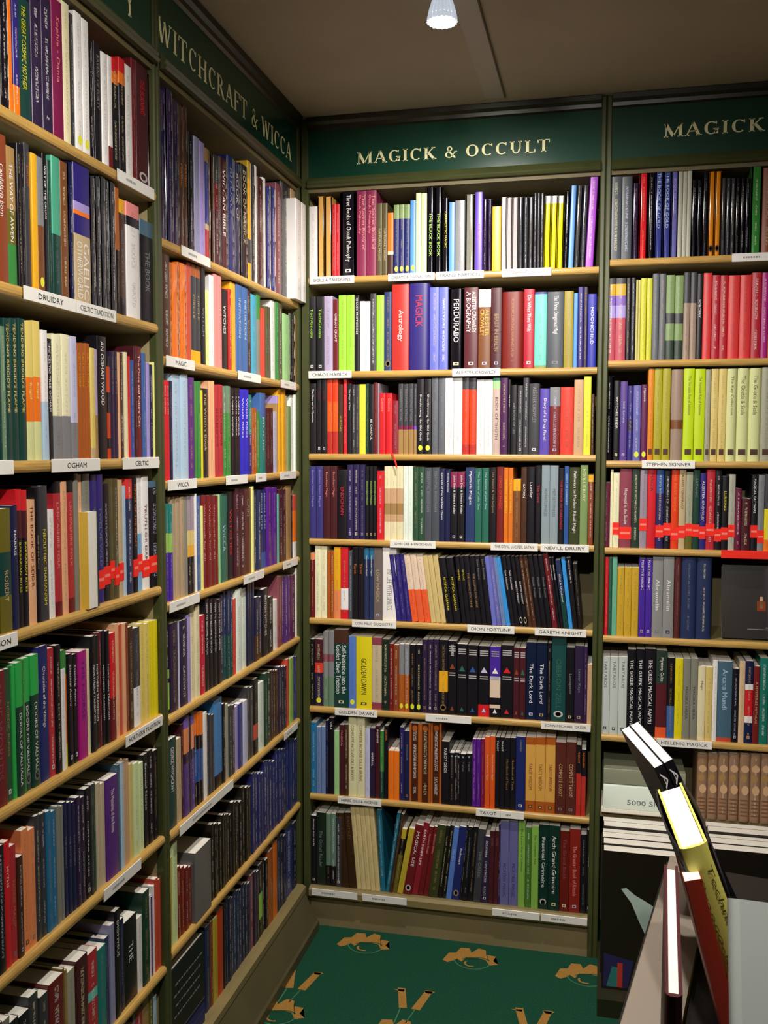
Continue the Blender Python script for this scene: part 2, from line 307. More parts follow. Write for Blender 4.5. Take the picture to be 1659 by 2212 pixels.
# the mouldings' front profiles (y,z)
def crown(zb, zt): return [(.0, zb), (-.012, zb), (-.016, zb+.006), (-.010, zb+.012), (-.014, zb+.018), (-.004, zt), (.0, zt)]
SIGNS = {'A': ('Y', .905, .955-.985+.0, 0), 'B': None}
def bookcase(b, label, sign, sx, sz):
    B = BAY[b]; x0, x1 = B['x0'], B['x1']; root = empty('bookcase', (B['o'][0], B['o'][1], 0), B['rz'])
    tag(root, label, 'bookcase', 'tall green bookcases lining the two walls')
    ztop = CEIL-.002
    sides = [(x0, x0+.015), (x1-.015, x1)]
    if b == 'B': sides[1] = (x1-.028, x1)
    if b == 'C': sides[0] = (x0, x0+.024)
    if b == 'D': sides[0] = (x0+.001, x0+.016)
    bot = FLOOR
    for k, (a, c) in enumerate(sides):
        m = MB(); e = .003
        m.add([(a, .018, bot), (a, e, bot), (a+e, 0, bot), (c-e, 0, bot), (c, e, bot), (c, .018, bot), (a, .018, ztop), (a, e, ztop), (a+e, 0, ztop), (c-e, 0, ztop), (c, e, ztop), (c, .018, ztop)],
              [(0, 1, 7, 6), (1, 2, 8, 7), (2, 3, 9, 8), (3, 4, 10, 9), (4, 5, 11, 10), (5, 0, 6, 11), (6, 7, 8, 9, 10, 11)]); m.build('stile', [M['stile']], root)
        m = MB(); pa, pc = ((a, a+.012) if k == 0 else (c-.012, c)); m.box(pa, pc, .018, .29, bot, ztop); m.build('side_panel', [M['inner']], root)
    m = MB(); m.box(sides[0][0]+.012, sides[1][1]-.012, .25, .262, bot, ztop); m.build('back_panel', [M['back']], root)
    i0, i1 = sides[0][0]+.012, sides[1][1]-.012; f0, f1 = sides[0][1], sides[1][0]
    # header: board, lettering, mouldings
    m = MB(); m.box(f0, f1, .004, .016, 2.036, ztop); hb = m.build('sign_board', [M['panel']], root)
    m = MB()
    sign_text(m, sign, sx[0], sx[1], sz[0], sz[1], .0034, 0); m.build('lettering', [M['gold']], hb)
    m = MB(); m.prism(crown(2.012, 2.042), f0, f1); m.prism([(.005, 2.0), (.004, 2.014), (.016, 2.014), (.25, 2.014), (.25, 2.0)], i0, i1, 1); m.build('lower_moulding', [M['stile'], M['back']], root)
    m = MB(); m.prism([(.004, ztop-.034), (-.004, ztop-.03), (-.006, ztop-.02), (-.014, ztop-.012), (-.018, ztop), (.004, ztop)], f0, f1); m.build('upper_moulding', [M['dark']], root)
    keys = [k for k in ZS if k[0] == b]
    for k in keys:
        z = ZS[k]; last = k in ('A8', 'B8', 'C8'); deep = k == 'D7'
        if deep: continue
        m = MB(); m.box(i0, i1, .012, .25, z-.019, z); sh = m.build('shelf', [M['board']], root)
        m = MB(); r = .0095
        if last:
            m.prism([(.012, z-.026), (-.014, z-.03), (-.018, z-.026), (-.018, z-.006), (-.006, z+.001), (.012, z)], f0, f1, 0); m.build('lipping', [M['board']], sh)
        else:
            m.prism([(.012, z-.0195)]+[(.004-.006*math.sin(a), z-.0095-.0100*math.cos(a)) for a in [i*PI/6 for i in range(7)]]+[(.012, z+.0002)], f0, f1, 0)
            m.build('lipping', [M['lip'] if b in 'CD' else M['lip']], sh)
        for (cs, a, c, tx) in CARDS.get(k, []):
            yy = -.0215 if last else -.0042
            xa = max(unproj_shelf(b, cs[0]+a*cs[1], z, yy), f0+.001); xb = min(unproj_shelf(b, cs[0]+c*cs[1], z, yy), f1-.001)
            m = MB(); mi = 1 if tx == '*' else 0
            m.prism([(yy, z-.0215), (yy-.0012, z-.0205), (yy-.0012, z+.0010), (yy, z+.0020)], xa, xb, mi)
            if tx and tx != '*': flat_text(m, tx, xa+.012, xb-.012, z-.0145, z-.005, yy-.0016, 2)
            elif tx == '': # faint small print
                nn = int((xb-xa)*55); rr = random.Random(int(abs(xa)*1e4))
                xx = xa+(xb-xa)*.22
                for q in range(nn):
                    ww = .004+.004*rr.random()
                    if xx+ww > xb-(xb-xa)*.2: break
                    m.box(xx, xx+ww*.7, yy-.0015, yy-.0012, z-.0125, z-.0075, 3); xx += ww
            m.build('shelf_label', [M['card'], M['redcard'], M['black'], M['greytext']], sh)
    # plinth
    if b == 'D':
        m = MB(); m.box(i0, i1, .012, .25, ZS['D7']-.02, ZS['D7']); m.build('shelf', [M['board']], root)
        m = MB(); m.box(f0, f1, -.30, .012, FLOOR, -.285); m.build('plinth', [M['dark']], root)
    else:
        z = ZS[b+'8']-.026; m = MB()
        if b == 'C': m.prism([(.03, FLOOR), (.004, FLOOR), (.008, z), (.03, z)], f0, f1)
        else: m.prism([(.03, FLOOR), (-.062, FLOOR), (-.062, FLOOR+.03), (-.056, FLOOR+.036), (-.020, z-.012), (-.014, z), (.03, z)], f0, f1)
        m.build('plinth', [M['plinth'] if b == 'C' else M['dark2']], root)
    return root
M['greytext'] = mat('faded_print', '#9a9a98', .6); M['dark2'] = mat('olive_kickboard', '#5a5236', .45, .1, 10)
bookcase('A', 'tall green bookcase at the far left, its sign cut off by the frame', 'Y', (-.125, -.092), (2.066, 2.118))
bookcase('B', 'tall green bookcase with the Witchcraft & Wicca sign on the left wall', 'WITCHCRAFT & WICCA', (.012, .892), (2.073, 2.123))
bookcase('C', 'tall green bookcase with the full Magick & Occult sign facing the viewer', 'MAGICK & OCCULT', (.178, .760), (2.078, 2.113))
bookcase('D', 'tall green bookcase at the right with a sign reading Magick in shadow', 'MAGICK', (1.077, 1.347), (2.095, 2.131))

# ---------------------------------------------------------------- ceiling spotlights
def spotlight(x, y, watts, aim, cone, label):
    root = empty('ceiling_spotlight', (x, y, CEIL)); tag(root, label, 'light', 'halogen spotlights in the ceiling')
    m = MB(); n = 24
    m.add([(.03*math.cos(2*PI*k/n), .03*math.sin(2*PI*k/n), zz) for zz in (0, -.006) for k in range(n)], [(k, (k+1) % n, n+(k+1) % n, n+k) for k in range(n)]+[tuple(range(n, 2*n))])
    m.build('ceiling_plate', [M['black']], root)
    m = MB(); m.add([(.008*math.cos(2*PI*k/12), .008*math.sin(2*PI*k/12), zz) for zz in (-.004, -.03) for k in range(12)], [(k, (k+1) % 12, 12+(k+1) % 12, 12+k) for k in range(12)]); m.build('stem', [M['black']], root)
    m = MB(); n = 40; prof = [(-.020, .013), (-.028, .016), (-.040, .022), (-.058, .0275), (-.074, .031), (-.084, .032)]
    vs = [(r*(1+(.06 if k % 2 else -.05)*(1 if i > 1 else 0))*math.cos(2*PI*k/n), r*(1+(.06 if k % 2 else -.05)*(1 if i > 1 else 0))*math.sin(2*PI*k/n), z) for i, (z, r) in enumerate(prof) for k in range(n)]
    m.add(vs, [(i*n+k, i*n+(k+1) % n, (i+1)*n+(k+1) % n, (i+1)*n+k) for i in range(len(prof)-1) for k in range(n)]+[tuple(range(n))]); m.build('ribbed_reflector', [M['chrome']], root)
    m = MB(); n = 32; m.add([(r*math.cos(2*PI*k/n), r*math.sin(2*PI*k/n), z) for z, r in ((-.070, .029), (-.082, .0285)) for k in range(n)], [(k, (k+1) % n, n+(k+1) % n, n+k) for k in range(n)]+[tuple(range(n, 2*n))])
    m.build('lit_lens', [M['glow']], root)
    ld = bpy.data.lights.new('halogen_bulb', 'SPOT'); ld.energy = watts; ld.color = LAMP_COL; ld.spot_size = math.radians(cone); ld.spot_blend = .9; ld.shadow_soft_size = .028
    lo = bpy.data.objects.new('halogen_bulb', ld); COL.objects.link(lo); lo.parent = root; lo.location = (0, 0, -.09)
    d = Vector(aim)-Vector((x, y, CEIL-.09)); lo.rotation_mode = 'QUATERNION'; lo.rotation_quaternion = d.to_track_quat('-Z', 'Y')
SL = ['ribbed halogen ceiling spotlight glowing at the top edge of the photo', 'ceiling spotlight aimed at the left wall, above the camera', 'ceiling spotlight behind, aimed at the facing shelves', 'ceiling spotlight over the display table of books']
for (x, y, w, ax, ay, az, cn), l in zip(SPOTS, SL): spotlight(x, y, w, (ax, ay, az), cn, l)

# ---------------------------------------------------------------- books: colours
PAL = {}
for ln in '''bk 15121a black;nv 1c2148 navy;nv2 20264a navy;nv3 2a3a6a slate blue;nv4 0c1a3a navy;nv5 28345a navy;in 2e2478 indigo;in2 6a4ac8 violet;in3 5a48b0 violet;in4 3a3880 indigo;in5 2a2460 indigo;in6 20286a deep blue;in7 38408a deep blue;in8 4a2aa0 violet;eb 2a28c8 electric blue;eb2 2a30a8 royal blue
bl 3058a0 blue;bl2 4068a8 blue;bl4 4a88c8 sky blue;bl5 5a98e0 sky blue;bl6 6a74d0 periwinkle;bl7 5a80d0 cornflower blue;bl8 2a78a8 ocean blue;sb 7fb2dc sky blue;sb2 4aa8c8 turquoise blue;sb4 3a9ae8 bright blue;sb5 4a6a80 slate blue;lb b4cfe6 pale blue
tl 1f7f7a teal;tl2 28709a teal;tl3 20708a teal blue;tl4 1a7868 teal;dt 5a5030 olive brown;dt2 1a4a4a dark teal;dt3 2a5a48 dark green;tq 6fd0c0 turquoise;tq2 70b898 pale green;gt 2a6a58 dark teal;sg2 6a8a78 sage green
dg 14403a dark green;dg2 1a4030 dark green;dg3 2a5038 dark green;dg4 1a2a20 blackish green;dg5 0c3028 dark green;dg6 2a3a30 dark green;sg 7f9a60 sage green;sge 6a8a70 sage green;gn 3a8a40 green;gn3 4a7a30 mid green;gn4 3a8a38 green;bg 30b050 bright green;sea 4aa888 sea green
lg a4e040 lime green;lim c4e010 vivid lime;pg a6d892 pale green;pg2 88b850 leaf green;lgn 9ac860 light green;ol 6b6420 olive;ol2 a09030 mustard;ol3 3a4020 dark olive;ol4 c8b030 mustard;ol5 b0a828 olive yellow;yg dce0a0 pale cream green
ye e8d81c yellow;yl3j e8e070 pale yellow;yl2 e8e840 yellow;yl3 d0d030 yellow;ye2 f0c850 golden yellow;py f0f090 pale yellow;py3 c8c070 pale yellow;pyg dcecb0 pale lime;cy e8d070 cream yellow;am f0b020 amber;am2 e8b060 apricot;am3 e0a850 golden;am4 d0a830 mustard
or f57a18 orange;or2 e07820 orange;or4 e05a20 orange;or5 e08818 orange;or3 f06030 orange;ore f0905a pale orange;bo b05a1c burnt orange;ru 8a4224 rust;ru2 7a2018 brick red;ru3 6a1810 brick red;sr d05038 coral red;sr2 d04010 red orange;ror e84018 red orange;ror2 e04030 red orange
rd d8202a red;rd2 b83038 red;rd3 c03028 red;rd4 b01830 crimson;rd5 8a2018 deep red;rd6 e03838 bright red;rd7 b82030 red;rd8 c02838 red;rdp c81840 crimson;dr 701820 dark red;dr2 902030 dark red;dr3 7a2020 dark red;mr 4a1a22 maroon;mr3 5a2820 maroon;mr2 5a2028 maroon
wi 80184a wine;wi2 601a50 plum;wi3 6a1838 wine;ro 8a4a58 dusty rose;ro2 8a2a50 mulberry;ro3 904050 dusty rose;pk f0908c pink;pk2 b84858 rose;pl f0b488 peach;pl2 e0c098 peach;mg b01880 magenta;mgp a848d0 bright purple
pu 5a2a80 purple;pu3 4a1a50 dark purple;pu4 3a2050 dark purple;pu5 5a1a90 purple;pu6 5a4090 purple;dp 2e2040 dark purple;dp2 2a2050 dark indigo;lv a898d8 lavender;lv2 b8a8cc lavender;lv3 7088b8 blue grey;lv4 c8c8e8 pale lavender;lv5 6a68a0 grey violet;lv6 6a68b0 periwinkle;lvp 8060b8 violet;sl 9a9ac0 silver lavender
wh f4f0ee white;wh2 e8f4e8 white;wh3 e8d0b8 cream;wh4 c8d0cc white;gyw c4b8b8 pale grey;cr ece2b8 cream;cr2 f4f0c8 cream;cr3 d8c080 cream;cr3b e4e0b4 cream;cr4 dcc890 cream;cr5 e0c878 pale gold;be c8b088 beige;be2 9a8060 taupe;be3 c8b0a8 beige;be4 d0a880 beige;be5 c8b898 beige;be6 a08878 taupe;be7 96755a tan brown;tn a88450 tan;tn2 b8a080 tan;tpe 8f8478 beige;gyd 6e6c6a grey;sgp 8d907a grey green;rdk 8e2c1c rust red
br 4a2c1e brown;br2 7a4a28 brown;br3 4a2010 dark brown;br4 3a2414 dark brown;br5 5a2a28 brown;dbk 1c1610 blackish brown;gy 84868a grey;gy2 8a8078 warm grey;gy3 60646c grey;gy4 90a0a8 pale grey;gy5 706460 grey;gy6 4a5058 slate grey;gy7 a090a0 mauve grey;gy8 88887c grey;gyb a8a890 greenish grey;dgy 3c3c42 dark grey;sl2 b0b0a0 silver grey;sl3 909090 silver'''.replace('\n', ';').split(';'):
    a = ln.split(' ', 2); PAL[a[0]] = (lin(a[1]), a[2])
# rows: shelf key, crop origin x, y, scale, items "x,top,colours[,opts]"; n copies, l lean, p pulled forward (mm), s red sticker, g gloss, t:title~colour~from~to
RW = []
def row(k, ox, oy, s, txt): RW.append((k, ox, oy, s, txt.replace('\n', '').split('|')))
row('A1', 0, 0, .217, '''-75,-60,bk,g|0,-60,bk,g|92,-50,or|135,-45,in.75-or.25|200,-20,dg,t:THE GREAT COSMIC MOTHER~ye~.06~.74|325,-10,dp,n2|530,0,wi,t:Sophie - Dania~pk~.12~.75|640,30,cr|715,140,dgy,g|760,130,wh,y|
835,200,wh,y|905,400,bk,g|950,430,bk,t:RAVENS OF FORTY~gy~.1~.55|1018,530,wh|1080,560,wh.8-dr.2|1125,590,rd.12-or.1-bk.78,n2|1255,650,wh|1330,590,dr|1375,650,mr,t:THE BURNING~rd~.12~.4,o|1495,750,br,g|1530''')
row('A2', 0, 270, .217, '''-60,40,ru|-20,90,ru,t:Candelaria born~wh~.2~.55|95,220,tn.45-ol.25-gn.3,t:THE WAY OF AWEN~wh~.12~.68|190,190,bk,n2|275,190,dgy,t:DRUID~bo~.15~.5|330,285,am,b|388,320,gy.5-br2.5,y|455,290,bk,t:WAY OF THE DRUID~wh~.08~.52|500,350,dg|535,320,sea.55-dg.45|620,370,br2|
695,380,nv,g|750,390,in.27-lv.06-or.03-in.14-be.5,t:GAELIC/OTHERWORLD~wh~.55~.96|912,520,dgy,n4,g|1110,560,dgy,g|1165,600,bo.5-bk.5|1205,740,am.12-br.72-bk.16|1270,790,pk.12-bk.08-wh.8|1400,960,sb5.15-bk.85,t:THE BOOK~gy~.3~.7|1530''')
row('A3', 0, 640, .217, '''-40,260,dg|0,290,dg|25,300,sge|70,220,dg,n3,t:TENDING BRIGID'S FLAME~cy~.03~.66|280,250,cy.4-or.32-yg.28,n2,t:Brigid~py~.44~.62|430,340,wh.55-lb.45|490,420,bk,t:THE CELTIC TREE OGHAM~wh~.03~.6|545,380,cr2.65-gy.35,n2|
715,400,lv4.7-gy.3|780,470,bo,n3,t:CELTIC LORE~am~.08~.5|910,520,cy.9-be.1|955,530,lv2.6-tn.4|990,400,bk,t:AN OGHAM WOOD~wh~.04~.56|1080,600,bk.1-sr2.25-bk.2-sr2.25-bk.1-sr2.1|1118,550,dp,n2,t:Celtic tales & lore~gy~.05~.8|1190,560,pl|1213,560,br|1250,560,cr|
1280,600,rd|1308,640,bl|1345,500,mr|1375,500,dr,t:The Once and Future Celt~wh~.08~.72|1430,570,bl2|1465,660,lv|1495,680,nv|1530,660,py|1582''')
row('A4', 0, 980, .217, '''-120,620,bk|-60,600,br|15,545,ol.35-dg.35-ol.3,t:ROBERT~be~.5~.75|130,520,nv,t:HARRIS~wh~.2~.42|195,360,rd.15-mr.2-bk.65,n2,t:BARBARIAN RITES~ye~.38~.82|300,460,pl,t:THE BOOK OF SEIDR~br~.05~.7|375,340,bk,t:Gods of the Runes~be~.35~.75|
412,320,dgy,t:NEOLITHIC SHAMANISM~ye~.32~.88|490,560,wh|560,270,bk.09-rd2.8-dr.11,t:LANCASHIRE FOLK~pk~.16~.65|630,275,pl|690,270,bk.09-rd2.8-dr.11,t:LANCASHIRE FOLK~pk~.16~.65|755,200,gy8|800,210,pl|845,200,gy8|920,210,in,t:TWELVE WILD~sge~.25~.75,s,n2|1050,300,bk,s|1112,250,dt,n2,s|1190,260,be,s|
1230,320,lb|1275,250,rd6.17-nv5.83|1335,250,bk,t:KINGS OF THE CRAFT~or2~.05~.6,s|1380,220,wh.5-sb.5,s|1430,220,wh,t:TRUTH OR DARE~dr~.25~.78,s|1495,270,sb5.06-bk.94,s|1590''')
row('A4', 0, 980, .217, '''880,580,RV,p14|985''')
row('A5', 0, 1300, .217, '''-130,760,dr|-60,700,dr,t:NINE WORLDS~ro~.1~.8|80,670,dg3,t:NORDIC RUNES~tn~.25~.8,m|145,630,bg|180,600,bg.33-dg2.67,t:DOORS OF VALHALLA~wh~.38~.93|245,580,gn|262,560,bg.33-dg2.67,t:DOORS OF VALHALLA~wh~.36~.93,o|330,530,bg.3-dg2.7,t:DOORS OF VALHALLA~wh~.36~.93,o|
408,440,in6,t:Chronicles of the Vikings~wh~.15~.6|505,460,rd2,m|565,430,bk|620,480,gn.15-wh.85|665,490,gn.2-or.6-ye.2|692,520,bk,n2,t:Essential Asatru~wh~.1~.6,m|790,490,mg,t:THE NORSE~pu5~.08~.65|875,480,cr|918,340,bk,n2,t:NORTHERN TRADITION~wh~.25~.75|1012,310,dr|1032,290,bk,n2,t:NORTHERN TRADITION~wh~.3~.8|
1105,310,rd.6-dr.4|1160,220,pl|1197,230,sr|1232,215,pl|1262,210,ru|1292,250,br,n1|1340,260,dgy.6-wh.4|1405,215,cy,n2|1490,195,ye,n2|1540,180,ye,n2|1612''')
row('A6', 0, 1800, .217, '''-60,160,bk|-10,130,bk|65,85,rd,t:MYTHS~wh~.2~.8|125,120,rd2,t:NORSE MAGIC~tn~.3~.8,m|190,230,br,m|245,-40,ore,n2,m|380,-180,dgy|430,-200,dgy|480,-220,tl2,n2|580,-270,gy8,n3|650,-310,nv,n3,t:THE MYSTERY~gy~.3~.75|770,-360,dp,n2|860,-450,bk,m|
915,-480,dgy|935,-490,dg2|970,-500,be5,n2|1060,-560,pu,t:The Mysteries of the Runes~wh~.12~.55|1185,-680,sb5|1205,-700,lb|1240,-740,be4,n2|1295,-690,cr5|1338,-700,pyg,n2|1440,-790,bk,t:Essential Norse~wh~.1~.6|1490,-830,bk,n2|1582''')
row('A7', 0, 1800, .217, '''-60,1900,br|20,1850,gy8|95,1860,bk|190,1790,bk|300,1600,dgy,n2|480,1450,dr|625,1350,ol|650,1360,tn|672,1360,gyb|750,1230,mr|865,1170,rd2.4-tq.1-rd2.5|960,1130,tl|1045,1040,nv5|1090,900,sl|1135,760,bk,t:DIONYSUS~wh~.1~.5|1190,850,nv|
1235,840,bk,t:THE~wh~.3~.52|1365,830,wh|1415,570,dg2|1480,620,wh|1505,630,pu|1525,520,wh|1545,450,sr,n2|1612''')
row('B1', 335, 170, .1989, '''60,120,dp2,n2,g|200,240,dp,g|275,300,br,n2,g,t:MAGIC~or2~.4~.7|370,590,bk,g|435,640,sl|490,690,lv|545,760,tn.12-in7.55-be.05-rd2.28,g|610,830,br,g|645,840,dgy.25-dr.25-mr.5,g|715,870,mr,g,t:WICCAN BIBLE~wh~.1~.7|800,850,in6,g,t:RITUALS~gy~.1~.5|870,910,nv,g,t:BOOK OF~be~.1~.7|
930,940,bk,g,t:BOOK OF MAGICK~be~.05~.7|1010,900,am4.15-am.5-dgy.2-am.15|1045,940,dgy,g|1090,950,wh|1113,1080,mr,g|1180,1080,wh|1212,1190,in7,g,n2|1320,1150,ro|1380,1130,dgy,g|1480,1190,be4|1528''')
row('B1', 335, 170, .1989, '''1538,1320,wh,p30|1600,1360,wh,p30|1645''')
row('B2', 335, 510, .1989, '''90,200,br|170,300,or,n2,g|355,245,sr|400,280,bo.12-dgy.75-am.13,n2,t:CIRCLE~be~.3~.7|495,350,bk,t:WITCH~gy~.4~.7|550,590,py|595,430,wh|640,410,pk,n2|725,580,bk,t:WITCHES~wh~.2~.55|800,580,rd3|830,480,am|885,500,bl2,n2,t:INITIATION~lb~.15~.6|1010,590,mr|
1050,640,sb2|1115,640,gn.3-gy8.7|1155,790,ror2|1190,770,dt,n2,t:WITCH~gy~.3~.7|1265,700,wh|1310,700,gn|1345,720,dt|1385,850,pg|1460,850,bk,g|1520,890,bo|1542''')
row('B3', 335, 770, .1989, '''110,260,rd,n2,t:Wicca craft rites~wh~.05~.75|168,270,nv|200,190,lb,n2|362,230,pu|435,270,gn,n2|500,365,ye|525,350,bk,t:The Witch's Book~be~.05~.7|590,270,pl,n3|655,310,rd2,n2,t:SHADOWS~mr~.25~.8|748,325,sge.3-gn.7,n2|830,345,bk,n3,t:LIVING WICCA~wh~.1~.55|
930,360,eb,n2,t:Witch Rites~wh~.1~.7|1020,420,tl.5-in.5|1055,560,bo,n2|1105,600,gn|1150,400,bl2.3-tl.7,t:MOON~lb~.3~.8|1205,560,mr,n2|1282,600,lv4|1325,430,lv.1-tn.9|1340,350,am,n2|1415,430,be|1440,540,sg|1475,420,wh2,n2|1545''')
row('B4', 335, 1010, .1989, '''130,395,tl.3-lgn.2-in8.5,n2|200,320,tn2,n3|322,320,gy8|360,310,gy7.35-cr5.15-am.12-bk.38,n2|438,285,wh|457,310,bl2|505,420,py|527,305,dr3,n3,t:Witchcraft for All~pk~.1~.7|670,305,dr3|692,295,pg|714,290,gt,t:WICCA~lb~.35~.65|795,260,bk,t:WITCHES~rd~.2~.72|865,230,mr,n2|
980,230,mr3,t:CAIN~gy~.12~.32|1050,205,py|1075,240,nv5,n2|1150,240,in6.8-bl.2,n2,t:MOON RITES~lb~.05~.6|1215,210,pu5,n2|1322,290,tq|1352,240,mr,n2|1425,200,tn|1480,300,bk|1498,300,sr.25-or.5-wh.25|1535''')
row('B5', 335, 1210, .1989, '''137,700,bk.5-lg.1-bk.05-lg.3-bk.05|172,680,dp,n1|258,670,lv4|277,650,dp|357,590,lv|387,490,cr,n2|487,600,rdp|547,420,bk,n4,t:HOW TO BECOME A WITCH~wh~.05~.6|722,380,dp2|750,340,nv5.5-dt2.5,n3|847,420,ror2|882,310,wh2,n2|1000,230,nv,n3,t:WITCH~gy~.1~.6|
1087,400,nv.6-br.4,n2|1167,310,bk,n1,t:BRITISH WITCHES~wh~.1~.7|1227,400,bk|1282,430,wh|1332,170,ro|1348,175,ru|1378,170,pu,n3|1475,160,wi2|1522,80,wh|1545''')
row('B6', 335, 1400, .1989, '''142,980,dg,t:GEORGE WITCHCRAFT~wh~.1~.6|238,980,be|292,830,mr|322,740,lvp.12-ore.25-dp.1-pu6.53|375,740,dp|400,700,lvp.12-ore.25-dp.1-pu6.53|440,690,or.25-bk.15-bl.35-bk.25,n3|530,700,wh|567,720,dgy,n3|652,550,bl4.85-bk.15|737,600,bk|765,610,gyb|807,620,dgy,n2|
872,640,lv|912,600,in7|957,570,lv4|1005,420,dgy,n2|1080,330,bk.6-sr.2-bk.2|1127,370,wh2|1187,270,dg2,n2|1262,240,br,n3|1342,200,dp,n3|1432,120,sr|1460,110,lgn|1505,90,in7,n2|1545''')
row('B7', 335, 1620, .1989, '''148,1180,ol4|195,1000,pyg|252,1270,ru2,n4|410,1170,mr|440,1040,gyd,p8,w|612,800,dbk,n4|730,700,dbk,n4|840,560,dbk,n4|950,400,dbk,n3|1052,250,in6,n4|1180,120,in6,n4|1310,-10,in6,n4|1430,-120,in6,n4|1548''')
row('B8', 335, 1800, .1989, '''562,1000,nv5|610,950,ru|637,920,ol4|685,820,sr2|745,760,bk|770,700,nv,n3|860,620,nv5,n3|950,540,nv,n3|1042,450,ro|1075,410,dp,n2|1130,330,bk.4-lg.35-bk.25|1172,280,bk,n2|1230,180,bo|1280,90,or|1325,20,nv,n3|1425,-80,in7|1500,-120,nv|1540''')
row('C1', 655, 360, .205, '''60,420,wh,n1|150,315,am2,n2,g|303,395,rd,n2|385,270,bk,t:Three Books of Occult Philosophy~wh~.03~.82,m,g|560,250,ro2,n2,t:The Secret Book of/Occult Philosophy~pk~.05~.75|772,385,dt,n2,t:NATURAL MAGIC~be~.35~.82|888,490,or.62-cr.05-br.33|950,400,sg.2-in6.8,n3,y|1125,360,bl5,y|
1185,280,pyg,n2|1300,215,bk,n2,g,t:THE BLACK BOOK~lg~.3~.8|1462,330,bk,g,t:QABALISTIC MAGIC~ye~.18~.85|1532,375,bl5|1595''')
row('C1', 975, 360, .205, '''34,355,gy,n1|140,295,gy8,g|245,265,in2,t:MAGIC~mg~.4~.7|325,345,dp,n2,g|425,420,am|520,325,wh,g|575,330,gyw,n2,g|700,325,dgy,n3,g|860,280,dgy,n3,g|968,300,wh.1-ye.9,n3,g,l10|1172,250,bk,g,l20|1228,190,bl5,l25|1282,190,dgy,n2,g,l30|1410,50,mgp,l42|1492''')
row('C2', 655, 360, .205, '''50,1370,bk,n2,t:TechGnosis~lg~.16~.62,m|220,1365,lv2,n1|312,1400,dr,t:URBAN CRAFT~wh~.2~.65|372,1355,lg,n2|540,1360,bk,t:CHAOS PROTOCOLS~wh~.03~.65|595,1420,wh,n2|705,1340,dgy|767,1355,lg|850,1320,nv3,o|932,1235,rd3,t:Astrology~wh~.3~.66|
1112,1230,in,t:MAGICK~rd~.14~.5,hb|1330,1270,bl6,n2|1525,1285,bk,t:PERDURABO~wh~.13~.66,m,g|1692''')
row('C2', 975, 360, .205, '''131,1275,mr2,t:ALEISTER CROWLEY/A BIOGRAPHY~wh~.05~.55,m|280,1295,wh.22-br2.78,t:ALEISTER/CROWLEY~am~.25~.58,m|412,1280,mr,t:BEAST IN BERLIN~tn~.32~.78,m|530,1320,ru2,hb|755,1290,rd4,t:Do What Thou Wilt~wh~.08~.53,m|870,1320,in7.03-tq.93-sg.04|
1000,1320,gy6,t:The Three Dangerous Magi~wh~.05~.55,m|1180,1310,ol2|1280,1330,bl5|1325,1270,in|1385,1270,dp|1430,1340,eb2,t:MOONCHILD~wh~.18~.85|1522''')
row('C3', 655, 790, .205, '''60,190,bk,t:The Maze and its Mysteries~wh~.08~.55|140,150,bk,n2,m,t:RITES~dr~.15~.45|250,145,ror.3-or4.4-rd3.3,n2,t:LIBER NULL~or~.3~.7|368,200,br,t:WITCHES~ol4~.45~.8|420,145,rd|460,190,bk,t:The Magic of Time~wh~.08~.7|512,200,dgy,n2|590,195,yl2|
657,190,dg|690,195,bk,t:BE CAREFUL~wh~.5~.8|745,180,dr|782,185,gy7|800,290,rd,n2,t:Grimoire~pk~.08~.3|937,370,dr2|1000,190,dgy.6-wi.05-tn.35,n3,t:DRAMATIC RITUAL~gy~.08~.56|1162,190,dgy.6-in2.05-tn.35|1195,140,bk,n2,t:Overthrowing the Old Gods~wh~.2~.82,y|1350,125,gy3,n2|1492,130,wh,n2|1673''')
row('C3', 975, 790, .205, '''112,130,dgy.15-ror.72-rd3.13,n2|260,145,wh,n2|432,130,sea.04-pg.1-be3.86,t:BOOK OF THOTH~br~.25~.8|510,130,pu3|592,150,bk,t:THE TRUE ART~wh~.2~.7|620,200,bk,t:THE BOOK OF LIES~gy~.25~.7|690,210,dgy,m|750,130,dgy|812,190,dgy,t:ALEISTER CROWLEY~gy~.05~.55,m|
925,240,in3,t:Diary of a Drug Fiend~wh~.15~.78|1030,225,gy.28-dr3.72,m|1142,225,ror2|1285,150,be4|1387,110,yl2|1465,300,br|1500''')
row('C4', 655, 790, .205, '''65,1060,in4,n2,t:Enochian Vision Magick~lv~.05~.7|210,1060,mr,n2,t:Enochian Magic~pk~.08~.7|360,1100,bk,t:ENOCHIAN~rd~.25~.65|462,1045,dp2,n3,m|652,1060,bk,n3,t:ENOCHIAN MAGIC~lg~.2~.8,m|775,1110,rd|852,1060,cr.3-be4.2-tn.15-be4.1-cr.25,n3|1052,1060,wh2,n2|1152,1070,dg3,n2|
1276,1075,gy6,n2,t:ESSENTIAL ENOCHIAN~gy~.05~.6|1432,1090,nv,n1,t:Secrets of the Golden Dawn~wh~.05~.85|1492,1095,nv,t:Evoking Eternity~wh~.05~.7|1548,1120,ro2.22-bk.78,n2,t:John Dee & Edward Kelley~wh~.05~.6,m|1701''')
